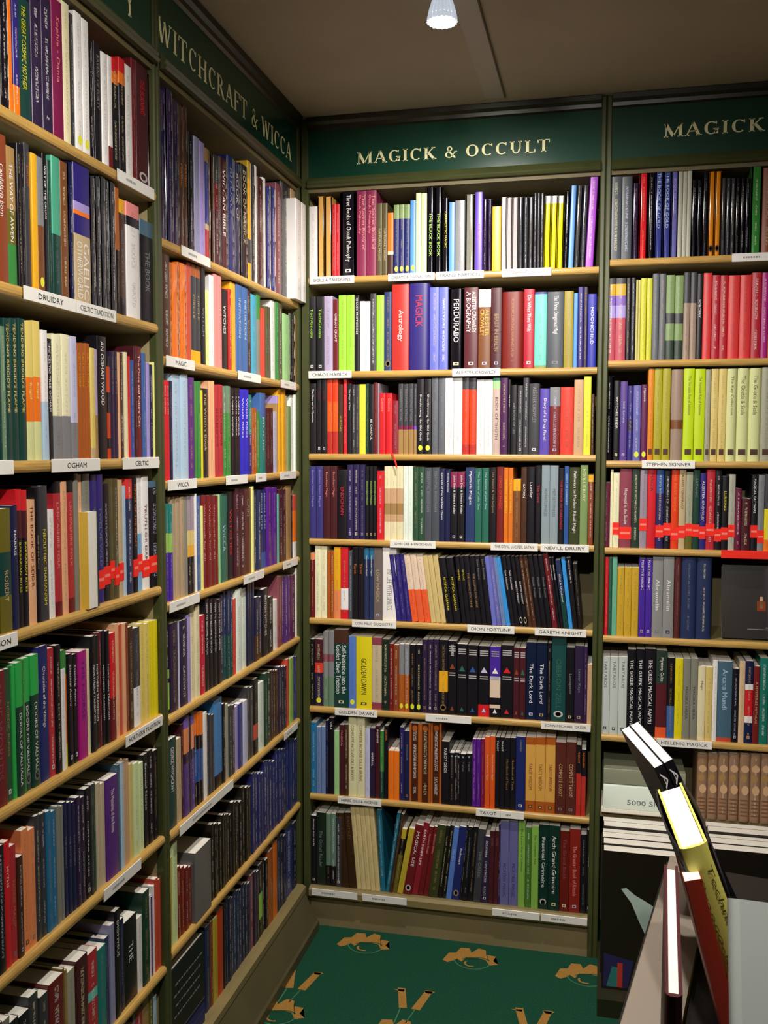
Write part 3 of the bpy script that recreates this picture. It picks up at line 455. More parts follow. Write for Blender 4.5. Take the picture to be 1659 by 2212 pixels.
row('C4', 975, 790, .205, '''145,1075,nv3,t:Mysteria Magica~wh~.05~.6|245,1080,gt,n2,t:The Secrets of John Dee~lb~.05~.75|392,1075,bk,t:The Sword & The Serpent~tn~.05~.6|472,1070,dr3,t:LORDS OF MAGIC~ror~.12~.55|547,1075,or2,n2,t:THE MAGIC OF SYMBOLS~ye~.15~.6|645,1200,am.18-br2.82|727,1070,br,t:SATAN~wh~.22~.45|
792,1070,bk,t:Lucifer~wh~.2~.42|877,1050,bk,t:The Devil~rd~.25~.55|942,1050,gy4,n2,t:MEPHISTOPHELES~gy3~.3~.65|1120,1080,bk,t:THE PRINCE OF DARKNESS~rd~.15~.8|1182,1060,bl,t:LIGHT OF DARKNESS~lb~.1~.8|1232,1070,ol3,t:Pathways to Modern Ritual Magic~wh~.05~.85|1347,1050,sg,t:NEVILL DRURY~cr~.05~.45|1432,1150,am.1-ru.9|1490''')
row('C5', 655, 1160, .205, '''75,170,ore.1-dr.9|122,80,cr2,n2|250,150,bo,n2|325,105,am.6-ore.4|395,110,rd.57-wh.3-rd.13|476,150,gy6|516,115,bk,n2,t:Tarot~or2~.22~.5|642,120,tl2.15-nv5.85,n2,t:Homemade Magick~wh~.1~.5|742,120,gy5,t:LOW MAGICK~be~.3~.75,m|832,110,wh,t:MY LIFE WITH SPIRITS~gy~.3~.85|
980,180,in,n3,l-85|1145,180,wh3.52-or3.48,n3,l-98|1347,190,cr3,n3,l-98|1507,215,bk,n2,l-95,t:MYSTICAL QABALAH~ye~.3~.8|1665''')
row('C5', 975, 1160, .205, '''110,200,bk,n2,l-85,t:MYSTIC~ye~.2~.6|205,195,bk,n2,l-85,t:THE COSMIC DOCTRINE~tn~.25~.75|320,195,bk,n2,l-88,t:Dion Fortune~gy~.05~.7|430,205,bl6,l-90,n1|480,200,lv6,l-100|530,200,lv3,l-105|578,210,sb4,l-120|625,200,bk,n2,l-112,t:Sane Occultism~wh~.2~.7|720,200,bk,n2,l-112,t:GARETH KNIGHT~wh~.35~.8,o|
810,195,br,n2,l-112|900,190,bk,n3,l-112,t:Occult Fiction~gy~.3~.7|1065,170,dr,l-115|1122,215,bk,n2,l-115,t:MAGICAL IMAGES~wh~.1~.85|1182,240,nv5.5-dg.5,l-100,t:What Is Occultism?~wh~.2~.7|1237,215,sb4,l-95|1282,215,bk,l-88,t:Howlings from the Pit~wh~.03~.55|1335,280,dbk,l-70|1385''')
row('C6', 655, 1160, .205, '''68,1080,bk|120,1080,mr.35-ror2.15-dp.5,y|208,1000,gy.3-ro.1-gy.2-sge.4,n2|327,975,br.18-dg.82,t:Self-Initiation into the/Golden Dawn Tradition~wh~.2~.82,m|477,1050,bl7,y|556,1050,ye,t:GOLDEN DAWN~bk~.3~.8,m|722,1065,ro3.1-be5.8-ro3.1|825,1080,dg4|905,1125,dr3|947,1140,ru|
1008,1130,gy.45-bo.55,n2,y|1118,1135,bk,n2,y|1250,1080,dp,n2,m|1365,1080,dp,m|1425,1085,bk.42-am.28-bk.3,o|1522,1095,bk,t:ISRAEL REGARDIE~wh~.05~.2,r|1613''')
row('C6', 975, 1160, .205, '''55,1130,bk,r|165,1140,bk,r|278,1150,bk.83-rd.17,r|400,1155,in8.42-lv4.05-wh3.25-bk.1-wh3.05-bk.13,r|513,1145,bk,r|647,1165,mr,n2,r|780,1115,nv4,n2,t:The Dark Lord~wh~.27~.78,m|1002,1120,bk|1048,1065,dt2,t:OBERON ZELL~gt~.25~.85,o|1200,1165,bk,t:Lemegeton~gy~.35~.75,m|1290,1150,dp,t:Lesser Keys~gy~.3~.7,m|
1388,1160,pu4|1425,1345,be4|1475''')
row('C7', 655, 1530, .205, '''78,150,bl8|140,195,lv3,n2|236,130,nv|268,105,bk,t:OILS~wh~.05~.5|325,240,pg|378,180,mr,t:MAGICAL~pk~.08~.4|432,175,br|477,95,cr3b,n2,t:COMPLETE INCENSE OILS & BREWS~br2~.1~.8|650,215,lv4|702,210,dp,t:HERBAL~wh~.35~.7|757,190,mr,t:INCENSE~wh~.05~.35|807,240,gn.6-dg.4|
848,190,bk,t:AROMA~or~.05~.85|893,450,or,n2|1012,200,in5|1060,240,nv,t:Encyclopedia~gy~.2~.8,m|1118,160,BO,n3|1452,350,bk,t:TAROT DECK~wh~.1~.5|1538,470,bk,n2,d|1640''')
row('C7', 975, 1560, .205, '''-10,330,bk,n3,d|90,335,bk,n2,t:Tarot~gy~.15~.6,d|215,180,pu5,n2|305,180,wi|346,150,or4,n2,t:Tarot of Ancient Egypt~wh3~.25~.9|457,160,bk,n2,t:TAROT~wh~.05~.2|555,165,bk,n2,t:Handbook of Tarot~tn~.3~.8|672,150,in6,t:Llewellyn~gy~.05~.2,m|777,160,bo.1-am3.75-bo.15,n3,m,t:TAROT WISDOM~br2~.35~.7|
1090,215,mr3,n2,t:COMPLETE TAROT~be4~.3~.75,m|1308,240,bk.4-rd3.6,t:TAROT~or~.1~.4|1360,290,bk.4-rd3.6,t:REVERSED~or~.05~.4|1412''')
row('C8', 655, 1530, .205, '''82,1130,bk,t:Howlings from the Pit~wh~.05~.5,m|140,1100,dg4,t:The Occult Reader~gy~.25~.75|237,1110,sg2.72-bk.28,n2|343,1150,dgy,m|402,1100,br4,n2,l-60,t:FANTASY~br2~.05~.5|565,1040,cr4,n5,l-75|812,1065,tl3,l-45|865,1085,tl3,l125|905,1095,br,l130|938,1260,ol4.15-dbk.25-ol.6,l105|
988,1250,ol4,l130|1050,1215,dr,l135,t:MAGICAL USE~wh~.1~.6,o|1140,1190,dr2,l130,t:EARTH INNER LIFE~wh~.1~.75|1205,1235,dr,l115,n2,t:Ancient Rites~pk~.1~.8|1318,1215,ol3,l95|1415,1220,dbk,n2,l90|1502,1235,bl7,l85,t:The Art~lb~.3~.8|1560,1230,in6,l80,t:Pathways~wh~.3~.6,o|1645,1215,bk,l70|1670''')
row('C8', 975, 1560, .205, '''110,1090,bk,n2,l60|225,1110,dgy,l55,t:THE GREEK~gy~.3~.7|305,1190,dp,l25,m|386,1130,mr,n2,l15,t:RITES~ro~.1~.5|490,1080,in5|508,1045,lv5,n2,t:PICATRIX MAGIC~in4~.5~.9|695,1050,pg2,t:The Lesser Key of Solomon~dg3~.08~.85|772,1110,gn3|835,1100,pg2,t:The Complete Key~dg3~.1~.7|
912,1080,dg5,t:Practical Grimoire~wh~.15~.8,m,o|1015,1090,dg5,t:Arch Grand Grimoire~wh~.12~.8,m|1135,1150,ru3,t:The Grand Book~ro~.1~.6,m|1235,1130,rd5,t:The Greater Book of Rituals~pk~.2~.8,m|1350,1190,bk|1415,1140,bk,t:Almanac~wh~.3~.5,m|1468''')
row('D1', 1290, 340, .2224, '''125,190,gy6,n2|330,250,dp,g|398,125,rd,g|482,130,bk,g|550,115,in7,n2,g,t:THE BOOK OF GOLD~lb~.03~.7|710,120,lv6,g,t:BOOK OF GOLD~lv~.1~.7|775,120,sl2,n3|905,220,bk,n2,g,t:OF MAGIC~gy~.1~.7|1010,150,bk,g|1070,140,or5,n2,g,o|1192,200,dgy,n3,g|1330,200,bk,n3,g|1475,90,gn4,g,y2|1590,100,ru|1700,140,bk|1760''')
row('D2', 1290, 340, .2224, '''70,1175,dgy.07-am4.14-lvp.12-lv.15-pk2.52,n2|270,1170,bk,n2|365,1190,py3,n2|412,1175,yl3,n2|525,1130,gy3,n2|657,1145,sg.45-dgy.12-sg.2-dg6.23,n2|827,1120,dgy.35-be6.65,n2|955,1130,bk,t:SORCERY~wh~.3~.6|1015,1125,rd6|1100,1145,rd7,n2|1257,1145,rd6,n2|1483,1120,rd7|
1580,1120,mg|1650,1120,bo|1740''')
row('D3', 1290, 780, .2224, '''62,150,bk,g|150,190,bk,t:WITCHES SEIDR~wh~.2~.8,m|213,200,pu6,t:Seidr Sorcery~lb~.25~.6,m|285,240,in.45-dp.15-in.4|340,235,lv6,y|416,230,wi2,y,t:Hypnosis~wh~.05~.5|482,75,or5,q|540,70,ol5,n2,q|700,80,be6.55-br2.1-be6.35,hb|825,75,lim,n2,q,t:The Veritable Key of Solomon~ol~.08~.5|1035,80,gyb,q|
1087,75,cr5,n2,q|1240,75,yg,q,hb,t:The Key Collection~ol~.08~.5|1340,70,yg,n2,q,hb,t:The Goetia & Seals~ol~.08~.5|1577,60,gyb,q|1690,60,gyb|1780''')
row('D4', 1290, 780, .2224, '''43,1185,wi3|118,1055,cr2|147,1085,cr2,s|208,1035,ro3,t:Hogwood in the Stable~wh~.25~.7,s|325,1030,dg6|405,1055,gy7,s|477,1050,rd,t:MAGIA~mr~.05~.3|562,1055,bl.3-in5.7,s|638,1065,bk,s|708,1050,ror,t:THE FIRST BOOK~or~.03~.8,s|783,1045,be,t:SATAN'S CONSPIRACY~br~.05~.5,s|850,1075,gyb.7-ol.3,s|
918,1060,dg2,s,t:SATANIC~gy~.1~.5|985,1090,in,t:ALEISTER CROWLEY~wh~.1~.65,s|1048,1055,rd8,s|1133,1065,bk,s|1198,1120,bk,t:LURKING~ye~.2~.6,s|1265,1100,sl2,s|1330,1240,wi3|1390,1340,mr|1485,1110,bk,t:MAGICAL TATTWAS~wh~.05~.5,s|1550,1105,gy,s|1612,1100,dgy.45-ye.4-or.15|1700,1100,bk|1760''')
row('D5', 1290, 1180, .2224, '''30,105,dr3|66,110,rd|102,110,dt3|136,110,tq2|186,205,am4,n3|395,120,in8,n2,t:POSITIVE MAGIC~wh~.02~.4,m|525,105,sl3,n2,t:Abramelin~wh~.28~.75,m|735,100,br5,hb|805,100,nv5,n2,hb|1100''')
row('D6', 1290, 1180, .2224, '''30,1075,wh4,n3,t:TARTAROS~gy3~.05~.4,m|282,1000,bk,n2,t:THE GREEK MAGICAL PAPYRI~wh~.12~.9|450,1000,bk,t:THE GREEK MAGICAL PAPYRI~wh~.12~.85|558,1015,dg6.38-mr2.5-or3.12,t:Mystery Cults~wh~.08~.35|667,1085,bk.6-bl2.4|742,1090,ye|822,1090,gy8,n2,t:MAGIKA HIERA~dgy~.35~.75|965,1170,cr,t:Magic~br~.2~.6|
1040,1175,cr5|1108,1110,wh|1155,1120,sb5.95-sr.05,t:Arcana Mundi~lb~.1~.6|1300,1190,bk,m|1365,1125,pl2|1423,1115,nv.28-wh.07-rd.32-wh.08-nv.25,m|1502,1165,dr3,t:A MYSTERIES MITHRAS~be~.2~.75|1563,1090,tl4|1650,1190,gy3|1760''')
row('D7', 1290, 1540, .2224, '''960,400,be7,n7,hb,k|1680,400,be7,hb,k|1790''')

STK = lin('#ff2a1c')
def parse_col(c, rnd):
    bands = []
    for p in c.split('-'):
        if '.' in p: k, f = p.split('.', 1); bands.append((k, float('.'+f)))
        else: bands.append((p, 1.0))
    s = sum(f for _, f in bands); return [(k, f/s) for k, f in bands]
def lum(c): return .3*c[0]+.6*c[1]+.1*c[2]
def add_book(cov, pag, ttl, stk, b, T):
    """cover shell / page block / title / stickers into the four builders"""
    t, w, h = b['t'], b['w'], b['h']; ct = .0028 if b['hb'] else .0009; cm, pm, tm, sm = b['mi']
    g = 1.0 if b['g'] else .5
    ph = h-.004 if b['hb'] else h-.0006; pz = .002 if b['hb'] else .0
    if b['rv']:   # turned round: fore-edge faces out
        ye = w
        for (a, c) in ((-t/2, -t/2+ct), (t/2-ct, t/2)): cov.box(a, c, 0, w, 0, h, cm, PAL['dg4'][0]+(.5,) if a > 0 else PAL['ye2'][0]+(.5,), T)
        cov.box(-t/2, t/2, w-ct, w, 0, h, cm, PAL['dg4'][0]+(.5,), T)
        pag.box(-t/2+ct, t/2-ct, .003, w-ct, pz, ph, pm, (1, 1, 1, 0), T); return
    r = min(.0022, t*.22)
    out = [(-t/2, w), (-t/2, r), (-t/2+r*.3, r*.3), (-t/2+r, 0), (t/2-r, 0), (t/2-r*.3, r*.3), (t/2, r), (t/2, w)]
    if b['hb']: out = [(-t/2, w), (-t/2, r*1.5), (-t/2+t*.12, -.0003), (-t*.2, -.0022), (t*.2, -.0022), (t/2-t*.12, -.0003), (t/2, r*1.5), (t/2, w)]
    if b['g'] and not b['hb']:
        out = [(-t/2, w)]+[(t/2*math.sin(a), r*2.2*(1-math.cos(a)*1.15)) for a in (-1.5, -1.0, -.45, .45, 1.0, 1.5)]+[(t/2, w)]
    inn = [(t/2-ct, w), (t/2-ct, ct), (-t/2+ct, ct), (-t/2+ct, w)]
    lv = [h]; z = h
    segs = []
    for k, f in b['bands']:
        z2 = z-f*h; segs.append((z, max(0, z2), PAL[k][0])); z = z2
    segs[-1] = (segs[-1][0], 0.0, segs[-1][2])
    for (za, zb, c) in segs:
        cuts = [za]+[q for q in (h*.93, h*.1) if zb < q < za]+[zb]
        for za2, zb2 in zip(cuts[:-1], cuts[1:]):
            mid = (za2+zb2)/2/h; inkon = b['ink'] and 'r' not in b['f'] and 'w' not in b['f'] and .1 <= mid <= .93 and not b['title']
            vs = [(x, y, zb2) for x, y in out]+[(x, y, za2) for x, y in out]; n = len(out)
            u0, u1, vo = b['uid']+.02, b['uid']+.98, b['uid']*.37
            al = (.5 if lum(b['bc']) < .22 else .28) if inkon else 0.0
            cov.add(vs, [(i, i+1, n+i+1, n+i) for i in range(n-1)], cm, c+(g,), [b['inkc']+((al,) if i == 3 else (0.0,)) for i in range(n-1)], T,
                    [[(u0, zb2+vo), (u1, zb2+vo), (u1, za2+vo), (u0, za2+vo)]]*(n-1), [0 < i < n-2 for i in range(n-1)])
    c0 = segs[0][2]; c1 = segs[-1][2]
    for zz, c, flip in ((h, c0, 0), (0, c1, 1)):
        P = [(x, y, zz) for x, y in out]+[(x, y, zz) for x, y in inn]   # out 0..7, inn 8..11
        F = [(0, 1, 10, 11), (6, 7, 8, 9), (1, 2, 3, 4, 5, 6, 9, 10)]
        cov.add(P, [f[::-1] for f in F] if not flip else F, cm, c+(.3,), (0, 0, 0, 0), T)
    for (x1, y1), (x2, y2) in zip(inn[:-1], inn[1:]):
        cov.add([(x1, y1, 0), (x2, y2, 0), (x2, y2, h), (x1, y1, h)], [(0, 1, 2, 3)], cm, c0+(.3,), (0, 0, 0, 0), T)
    pag.box(-t/2+ct, t/2-ct, ct, w-.0015, pz, ph, pm, (1, 1, 1, 0), T)
    yo = -.0026 if b['hb'] else -.0004
    if b['title']:
        s, c, a, z = b['title']; spine_text(ttl, s, PAL[c][0], t, h, h*(1-a), h*(1-z), T, yo, tm, .34 if '/' not in s else .62)
    fr = dict(t=t, h=h)
    def disc(cx, cz, rx, rz, c, nn=16, mb=ttl):
        mb.add([(cx+rx*math.cos(2*PI*k/nn), yo, cz+rz*math.sin(2*PI*k/nn)) for k in range(nn)], [tuple(range(nn))], tm, c+(.3,), (0, 0, 0, 0), T)
    ic = b['inkc']
    if 'y' in b['f']: disc(0, h*.085, t*.3, .0085, PAL['yl2'][0])
    if 'o' in b['f']: disc(0, h*.09, t*.33, .010, tuple(x*.6 for x in ic)); disc(0, h*.09, t*.2, .006, b['bc'])
    if 'm' in b['f']:
        ttl.add([(-t*.18, yo, h*.055), (t*.18, yo, h*.055), (t*.18, yo, h*.092), (-t*.18, yo, h*.092)], [(0, 1, 2, 3)], tm, tuple(x*.85 for x in ic)+(.3,), (0, 0, 0, 0), T)
        ttl.add([(-t*.08, yo*1.5, h*.062), (t*.1, yo*1.5, h*.066), (t*.07, yo*1.5, h*.085), (-t*.1, yo*1.5, h*.08)], [(0, 1, 2, 3)], tm, b['bc']+(.3,), (0, 0, 0, 0), T)
    if 'q' in b['f']: ttl.add([(-t*.3, yo, h*.07), (t*.3, yo, h*.07), (t*.3, yo, h*.13), (-t*.3, yo, h*.13)], [(0, 1, 2, 3)], tm, PAL['br'][0]+(.3,), (0, 0, 0, 0), T)
    if 'd' in b['f']: disc(0, h*.94, .003, .003, PAL['gy4'][0])
    if 'k' in b['f']:
        disc(0, h*.78, t*.38, h*.055, PAL['be4'][0]); disc(-t*.1, h*.64, t*.3, h*.06, PAL['tn'][0]); disc(t*.05, h*.47, t*.34, h*.07, PAL['be4'][0])
        for q in range(5): disc(0, h*(.1+.055*q), t*.42, .0022, PAL['br2'][0])
    if 'r' in b['f']:
        q = random.Random(b['uid']); cc = [PAL[x][0] for x in ('rd', 'ru', 'gt', 'bl', 'lv4', 'wh')][b['uid'] % 6]
        ttl.add([(-t*.3, yo, h*.62), (t*.3, yo, h*.62), (0, yo, h*.70)], [(0, 1, 2)], tm, cc+(.3,), (0, 0, 0, 0), T)
        for z in (.86, .89, .92, .56, .53): ttl.box(-t*.36, t*.36, yo, yo+.0003, h*z, h*(z+.014), tm, tuple(x*.5 for x in PAL['wh'][0])+(.3,), T)
        ttl.add([(-t*.2, yo, h*.06), (t*.2, yo, h*.06), (0, yo, h*.12)], [(0, 1, 2)], tm, cc+(.3,), (0, 0, 0, 0), T)
    if 's' in b['f']:
        z0 = h*.14+.012*((b['uid'] % 3)-1)*.6; z0 += .012 if b['uid'] % 7 == 3 else 0
        stk.box(-t/2-.0005, t/2+.0005, yo*1.6, .012, z0, z0+.036, sm, STK+(.4,), T)
        stk.box(-t*.42, t*.42, yo*1.9, yo*1.7, z0+.015, z0+.021, sm, lin('#ff8a78')+(.4,), T)
books = []; uid = 0
shelfcount = {}
for k, ox, oy, s, items in RW:
    b = k[0]; z = ZS[k]; T = bayT(b)
    for a, nx in zip(items[:-1], items[1:]):
        f = a.split(','); xa, xb = float(f[0]), float(nx.split(',')[0]); top = float(f[1]); opts = f[3:]
        n = 1; lean = 0; pull = 0; title = None; fl = set()
        for o in opts:
            if o.startswith('t:'):
                q = o[2:].split('~'); title = (q[0], q[1], float(q[2]), float(q[3]))
            elif o[0] == 'n' and o[1:].isdigit(): n = int(o[1:])
            elif o[0] == 'l': lean = float(o[1:])
            elif o[0] == 'p': pull = float(o[1:])/1000
            elif o == 'y2': pass
            else: fl.add(o)
        ys = .010-pull
        zr = z if k not in ('A7',) else z+.2
        U0_ = unproj_shelf(b, ox+xa*s, zr, ys); U1_ = unproj_shelf(b, ox+xb*s, zr, ys)
        if f[2] == '-' : continue
        for i in range(n):
            uid += 1; rnd = random.Random(uid*13+5)
            l0 = U0_+(U1_-U0_)*i/n; l1 = U0_+(U1_-U0_)*(i+1)/n; t = l1-l0-.0004
            xm = (l0+l1)/2; yb = ys+rnd.uniform(-.002, .002)
            px = xa+(xb-xa)*(i+.5)/n
            hz = unproj_height(b, xm, ys, oy+top*s)-z
            limit = {'A1': .262, 'B1': .345, 'C1': .27, 'D1': .25}.get(k, ZS[k[0]+str(int(k[1])-1)]-.021-z if k not in ('A1', 'B1', 'C1', 'D1') else .25)
            th = 0
            if lean: dx = lean*s*depth_at(b, xm, ys, z+.1)/FPX; th = math.atan2(dx, hz); hz = hz/math.cos(th)*.985; t *= math.cos(th)
            hz += rnd.uniform(-.0006, .0006)
            limit -= .003
            if hz*math.cos(th)+t*abs(math.sin(th)) > limit: hz = (limit-t*abs(math.sin(th)))/math.cos(th)
            hz = max(hz, .1)
            if f[2] == 'RV': bands = [('ye2', 1.0)]
            elif f[2] == 'BO': bands = [('br3', 1.0)]
            else: bands = parse_col(f[2], rnd)
            main = max(bands, key=lambda q: q[1])[0]; bc = PAL[main][0]
            inkc = PAL[rnd.choice(['wh', 'be', 'gy', 'wh', 'cr', 'lv4', 'tn'])][0] if lum(bc) < .22 else PAL[rnd.choice(['dgy', 'br', 'nv', 'gy'])][0]
            wd_ = .128+.0005*(uid % 9)*2+ (.02 if hz > .22 else 0)
            if k == 'D7': wd_ = .15
            if abs(pull) > .05: wd_ = .13
            books.append(dict(k=k, b=b, t=t, w=min(wd_, .235-ys), h=hz, th=th, loc=(xm, yb, z), bands=bands, main=main, bc=bc, ink='b' not in fl, inkc=inkc, title=title, hb='hb' in fl,
                              g='g' in fl, f=fl, uid=uid, rv=f[2] == 'RV', mi=(0, 0, 0, 0), pull=pull, BO=f[2] == 'BO'))
# stand-out checks: how big each one shows
def px_of(P):
    d = P-CAM; dd = d.dot(Fw); return (W/2+FPX*d.dot(Rt)/dd, H/2-FPX*d.dot(Up)/dd)
def clip(v, a, b): return max(a, min(b, v))
for q in books:
    T = bayT(q['b']); P = [px_of(T @ Vector((q['loc'][0]+sx*q['t']/2, q['loc'][1], q['loc'][2]+zz))) for sx in (-1, 1) for zz in (0, q['h'])]
    us = [clip(p[0], 0, W) for p in P]; vs = [clip(p[1], 0, H) for p in P]
    q['area'] = (max(us)-min(us))*(sum(vs[i] for i in (0, 2))-sum(vs[i] for i in (1, 3)))/2
    q['sort'] = P[0][0]
NBOOK = 296
ordr = sorted(books, key=lambda q: -q['area'])
for i, q in enumerate(ordr): q['own'] = i < NBOOK
# labels: colour, title lettering, place among its colour on the shelf
BN = {'A': 'far-left bookcase', 'B': 'witchcraft bookcase', 'C': 'occult bookcase', 'D': 'right-hand bookcase'}
NTH = ['first', 'second', 'third', 'fourth', 'fifth', 'sixth', 'seventh', 'eighth', 'ninth', 'tenth', 'eleventh', 'twelfth', 'thirteenth', 'fourteenth', 'fifteenth', 'sixteenth', 'seventeenth', 'eighteenth', 'nineteenth', 'twentieth']
NTH += ['twenty-'+x for x in NTH[:9]]
for k in ZS:
    L = sorted([q for q in books if q['k'] == k and (q['area'] > 1)], key=lambda q: q['sort'])
    byc = {}
    for q in L: byc.setdefault(PAL[q['main']][1], []).append(q)
    nm = {'A8': 'bottom', 'B8': 'bottom', 'C8': 'bottom', 'D7': 'lowest'}.get(k, ORD[int(k[1])])
    for c, Q in byc.items():
        for i, q in enumerate(Q):
            size = 'slim' if q['t'] < .017 else ('thick' if q['t'] > .034 else '')
            two = [PAL[x][1] for x, _ in q['bands'] if PAL[x][1] != c]
            extra = (' and '+max([(f, PAL[x][1]) for x, f in q['bands'] if PAL[x][1] != c])[1]) if two and max(f for x, f in q['bands'] if PAL[x][1] != c) > .17 else ''
            if q['rv']: lab = 'yellow book pulled forward with its white page edges facing out, fourth shelf, far-left bookcase'
            elif q['pull'] > .05: lab = ('left' if i == 0 else 'right')+' of two white books jutting out at the corner, top shelf of witchcraft bookcase'
            elif len(Q) == 1: lab = ' '.join(x for x in [size, c+extra, 'book, the only', c, 'one on the', nm, 'shelf of the', BN[k[0]]] if x)
            else: lab = ' '.join(x for x in [size, c+extra, 'book,', NTH[min(i, 28)], c, 'one from left,', nm, 'shelf,', BN[k[0]]] if x)
            for cut in (extra, ' one', 'slim ', 'thick '):
                if len(lab.split()) > 16 and cut: lab = lab.replace(cut, '', 1)
            q['label'] = lab
            q['group'] = 'books on the %s shelf of the %s' % (nm, BN[k[0]])
rest = MB()
for q in books:
    B = BAY[q['b']]; t = q['t']
    if q['area'] <= 1: continue
    Tb = bayT(q['b']); lift = t/2*abs(math.sin(q['th']))
    loc = Vector((q['loc'][0], q['loc'][1], q['loc'][2]+lift+.0003))
    Tl = Matrix.Translation(loc) @ Matrix.Rotation(q['th'], 4, 'Y')
    if q['own']:
        cov, pag, ttl, stk = MB(), MB(), MB(), MB(); add_book(cov, pag, ttl, stk, q, None)
        if q['BO']:
            for a, c in ((-t/2, -t*.32), (t*.32, t/2)): ttl.box(a, c, -.0006, -.0003, 0, q['h'], 0, PAL['bo'][0]+(.3,))
            ttl.add([(t*.25*math.cos(2*PI*k/16), -.0005, q['h']*.94+.009*math.sin(2*PI*k/16)) for k in range(16)], [tuple(range(16))], 0, PAL['bo'][0]+(.3,))
        o = cov.build('book', [M['cover']], None, True); o.matrix_world = Tb @ Tl
        tag(o, q['label'], 'book', q['group'])
        pag.build('page_block', [M['page']], o)
        if ttl.v: ttl.build('spine_print', [M['cover']], o, True)
        if stk.v: tag(stk.build('price_sticker', [M['cover']], o, True), 'bright red sale sticker', None)
    else:
        q['mi'] = (0, 1, 0, 0); add_book(rest, rest, rest, rest, q, Tb @ Tl)
        if q['BO']:
            for a, c in ((-t/2, -t*.32), (t*.32, t/2)): rest.box(a, c, -.0006, -.0003, 0, q['h'], 0, PAL['bo'][0]+(.3,), Tb @ Tl)
# the shelves run on past the frame on both sides
FILL = ['bk', 'nv', 'dr', 'dg', 'wh', 'cr', 'pu', 'bl2', 'or', 'gy', 'br', 'mr', 'ol', 'rd2', 'lb', 'tn']
for k in ['A%d' % i for i in range(1, 9)]+['D%d' % i for i in range(1, 7)]:
    xs = [(q['loc'][0]-q['t']/2, q['loc'][0]+q['t']/2) for q in books if q['k'] == k]; rr = random.Random(k)
    if k[0] == 'A': x, xe = -.955, (min(a for a, _ in xs) if xs else -.03)
    else: x, xe = max(b for _, b in xs)+.001, 1.81
    if k == 'D5': x = 1.40
    while x < xe-.012:
        t = min(rr.uniform(.012, .036), xe-x); uid += 1; bc = PAL[rr.choice(FILL)][0]; ky = rr.choice(FILL); bc = PAL[ky][0]
        q = dict(t=t-.0004, w=.14, h=rr.uniform(.195, .235), bands=[(ky, 1.0)], bc=bc, ink=True, inkc=PAL['wh' if lum(bc) < .22 else 'dgy'][0], title=None, hb=False, g=False, f=set(), uid=uid, rv=False, mi=(0, 1, 0, 0))
        if k[0] == 'A' and k != 'A1': q['h'] = min(q['h'], .225)
        add_book(rest, rest, rest, rest, q, bayT(k[0]) @ Matrix.Translation((x+t/2, .012, ZS[k]+.0003))); x += t
if rest.v:
    o = rest.build('books', [M['cover'], M['page']], None, True)
    tag(o, 'the many slimmer and farther books filling the shelves between the others', 'books', None, 'stuff')
# the plastic wrap round the grey book, red ribbon marker
print('BOOKS', len(books), 'own', sum(q['own'] for q in books))

# ---------------------------------------------------------------- single items on the shelves
# face-out dark book on the fifth shelf at right
def cover_box(name, label, t, w, h, col, mw, hb=True, group=None, art=None, edge=None, cat='book'):
    """standing book, local x = thickness, y = spine to fore-edge, z up, origin at spine foot centre"""
    b = dict(t=t, w=w, h=h, hb=hb, g=False, bands=[(col, 1.0)], ink=False, inkc=(0, 0, 0), title=None, f=set(), uid=900, rv=False, mi=(0, 0, 0, 0), bc=PAL[col][0])
    cov, pag, ttl = MB(), MB(), MB(); add_book(cov, pag, ttl, ttl, b, None)
    o = cov.build(name, [M['cover']], None, True); o.matrix_world = mw; tag(o, label, cat, group)
    pag.build('page_block', [M['page']], o)
    if art:
        m = MB(); art(m, t, w, h); m.build('cover_art', [M['cover']], o, True)
    return o
def P3(x, y, z): return Vector((x, y, z))
def frame(origin, xax, yax):
    x = Vector(xax).normalized(); y = Vector(yax); y = (y-x*y.dot(x)).normalized(); z = x.cross(y)
    return Matrix(((x.x, y.x, z.x, origin[0]), (x.y, y.y, z.y, origin[1]), (x.z, y.z, z.z, origin[2]), (0, 0, 0, 1)))
# face-out: thickness points into the shelf, spine at the viewer's left
def art_dark(m, t, w, h):
    x = -t/2-.0004
    def q(a, b, c, d, col): m.add([(x, w*(1-a), h*c), (x, w*(1-b), h*c), (x, w*(1-b), h*d), (x, w*(1-a), h*d)], [(0, 1, 2, 3)], 0, col+(.9,))
    q(.48, .60, .33, .45, PAL['ru'][0]); q(.52, .56, .36, .50, PAL['be4'][0]); q(.35, .95, .11, .118, PAL['gy'][0]); q(.6, .72, .13, .14, PAL['gy'][0]); q(.5, .95, .83, .834, PAL['br2'][0])
x0 = unproj_shelf('D', 1290+1215*.2224, ZS['D5'], .02)
o = cover_box('book', 'large black art book displayed face out, fifth shelf of the right-hand bookcase', .022, .20, .245, 'dbk', frame((x0+.20, .030, ZS['D5']+.0003), (0, 1, .0), (-1, 0, 0)), True, None, art_dark)
o.matrix_world = frame((x0+.20, .040, ZS['D5']+.0030), (0, .985, -.17), (-1, 0, 0))
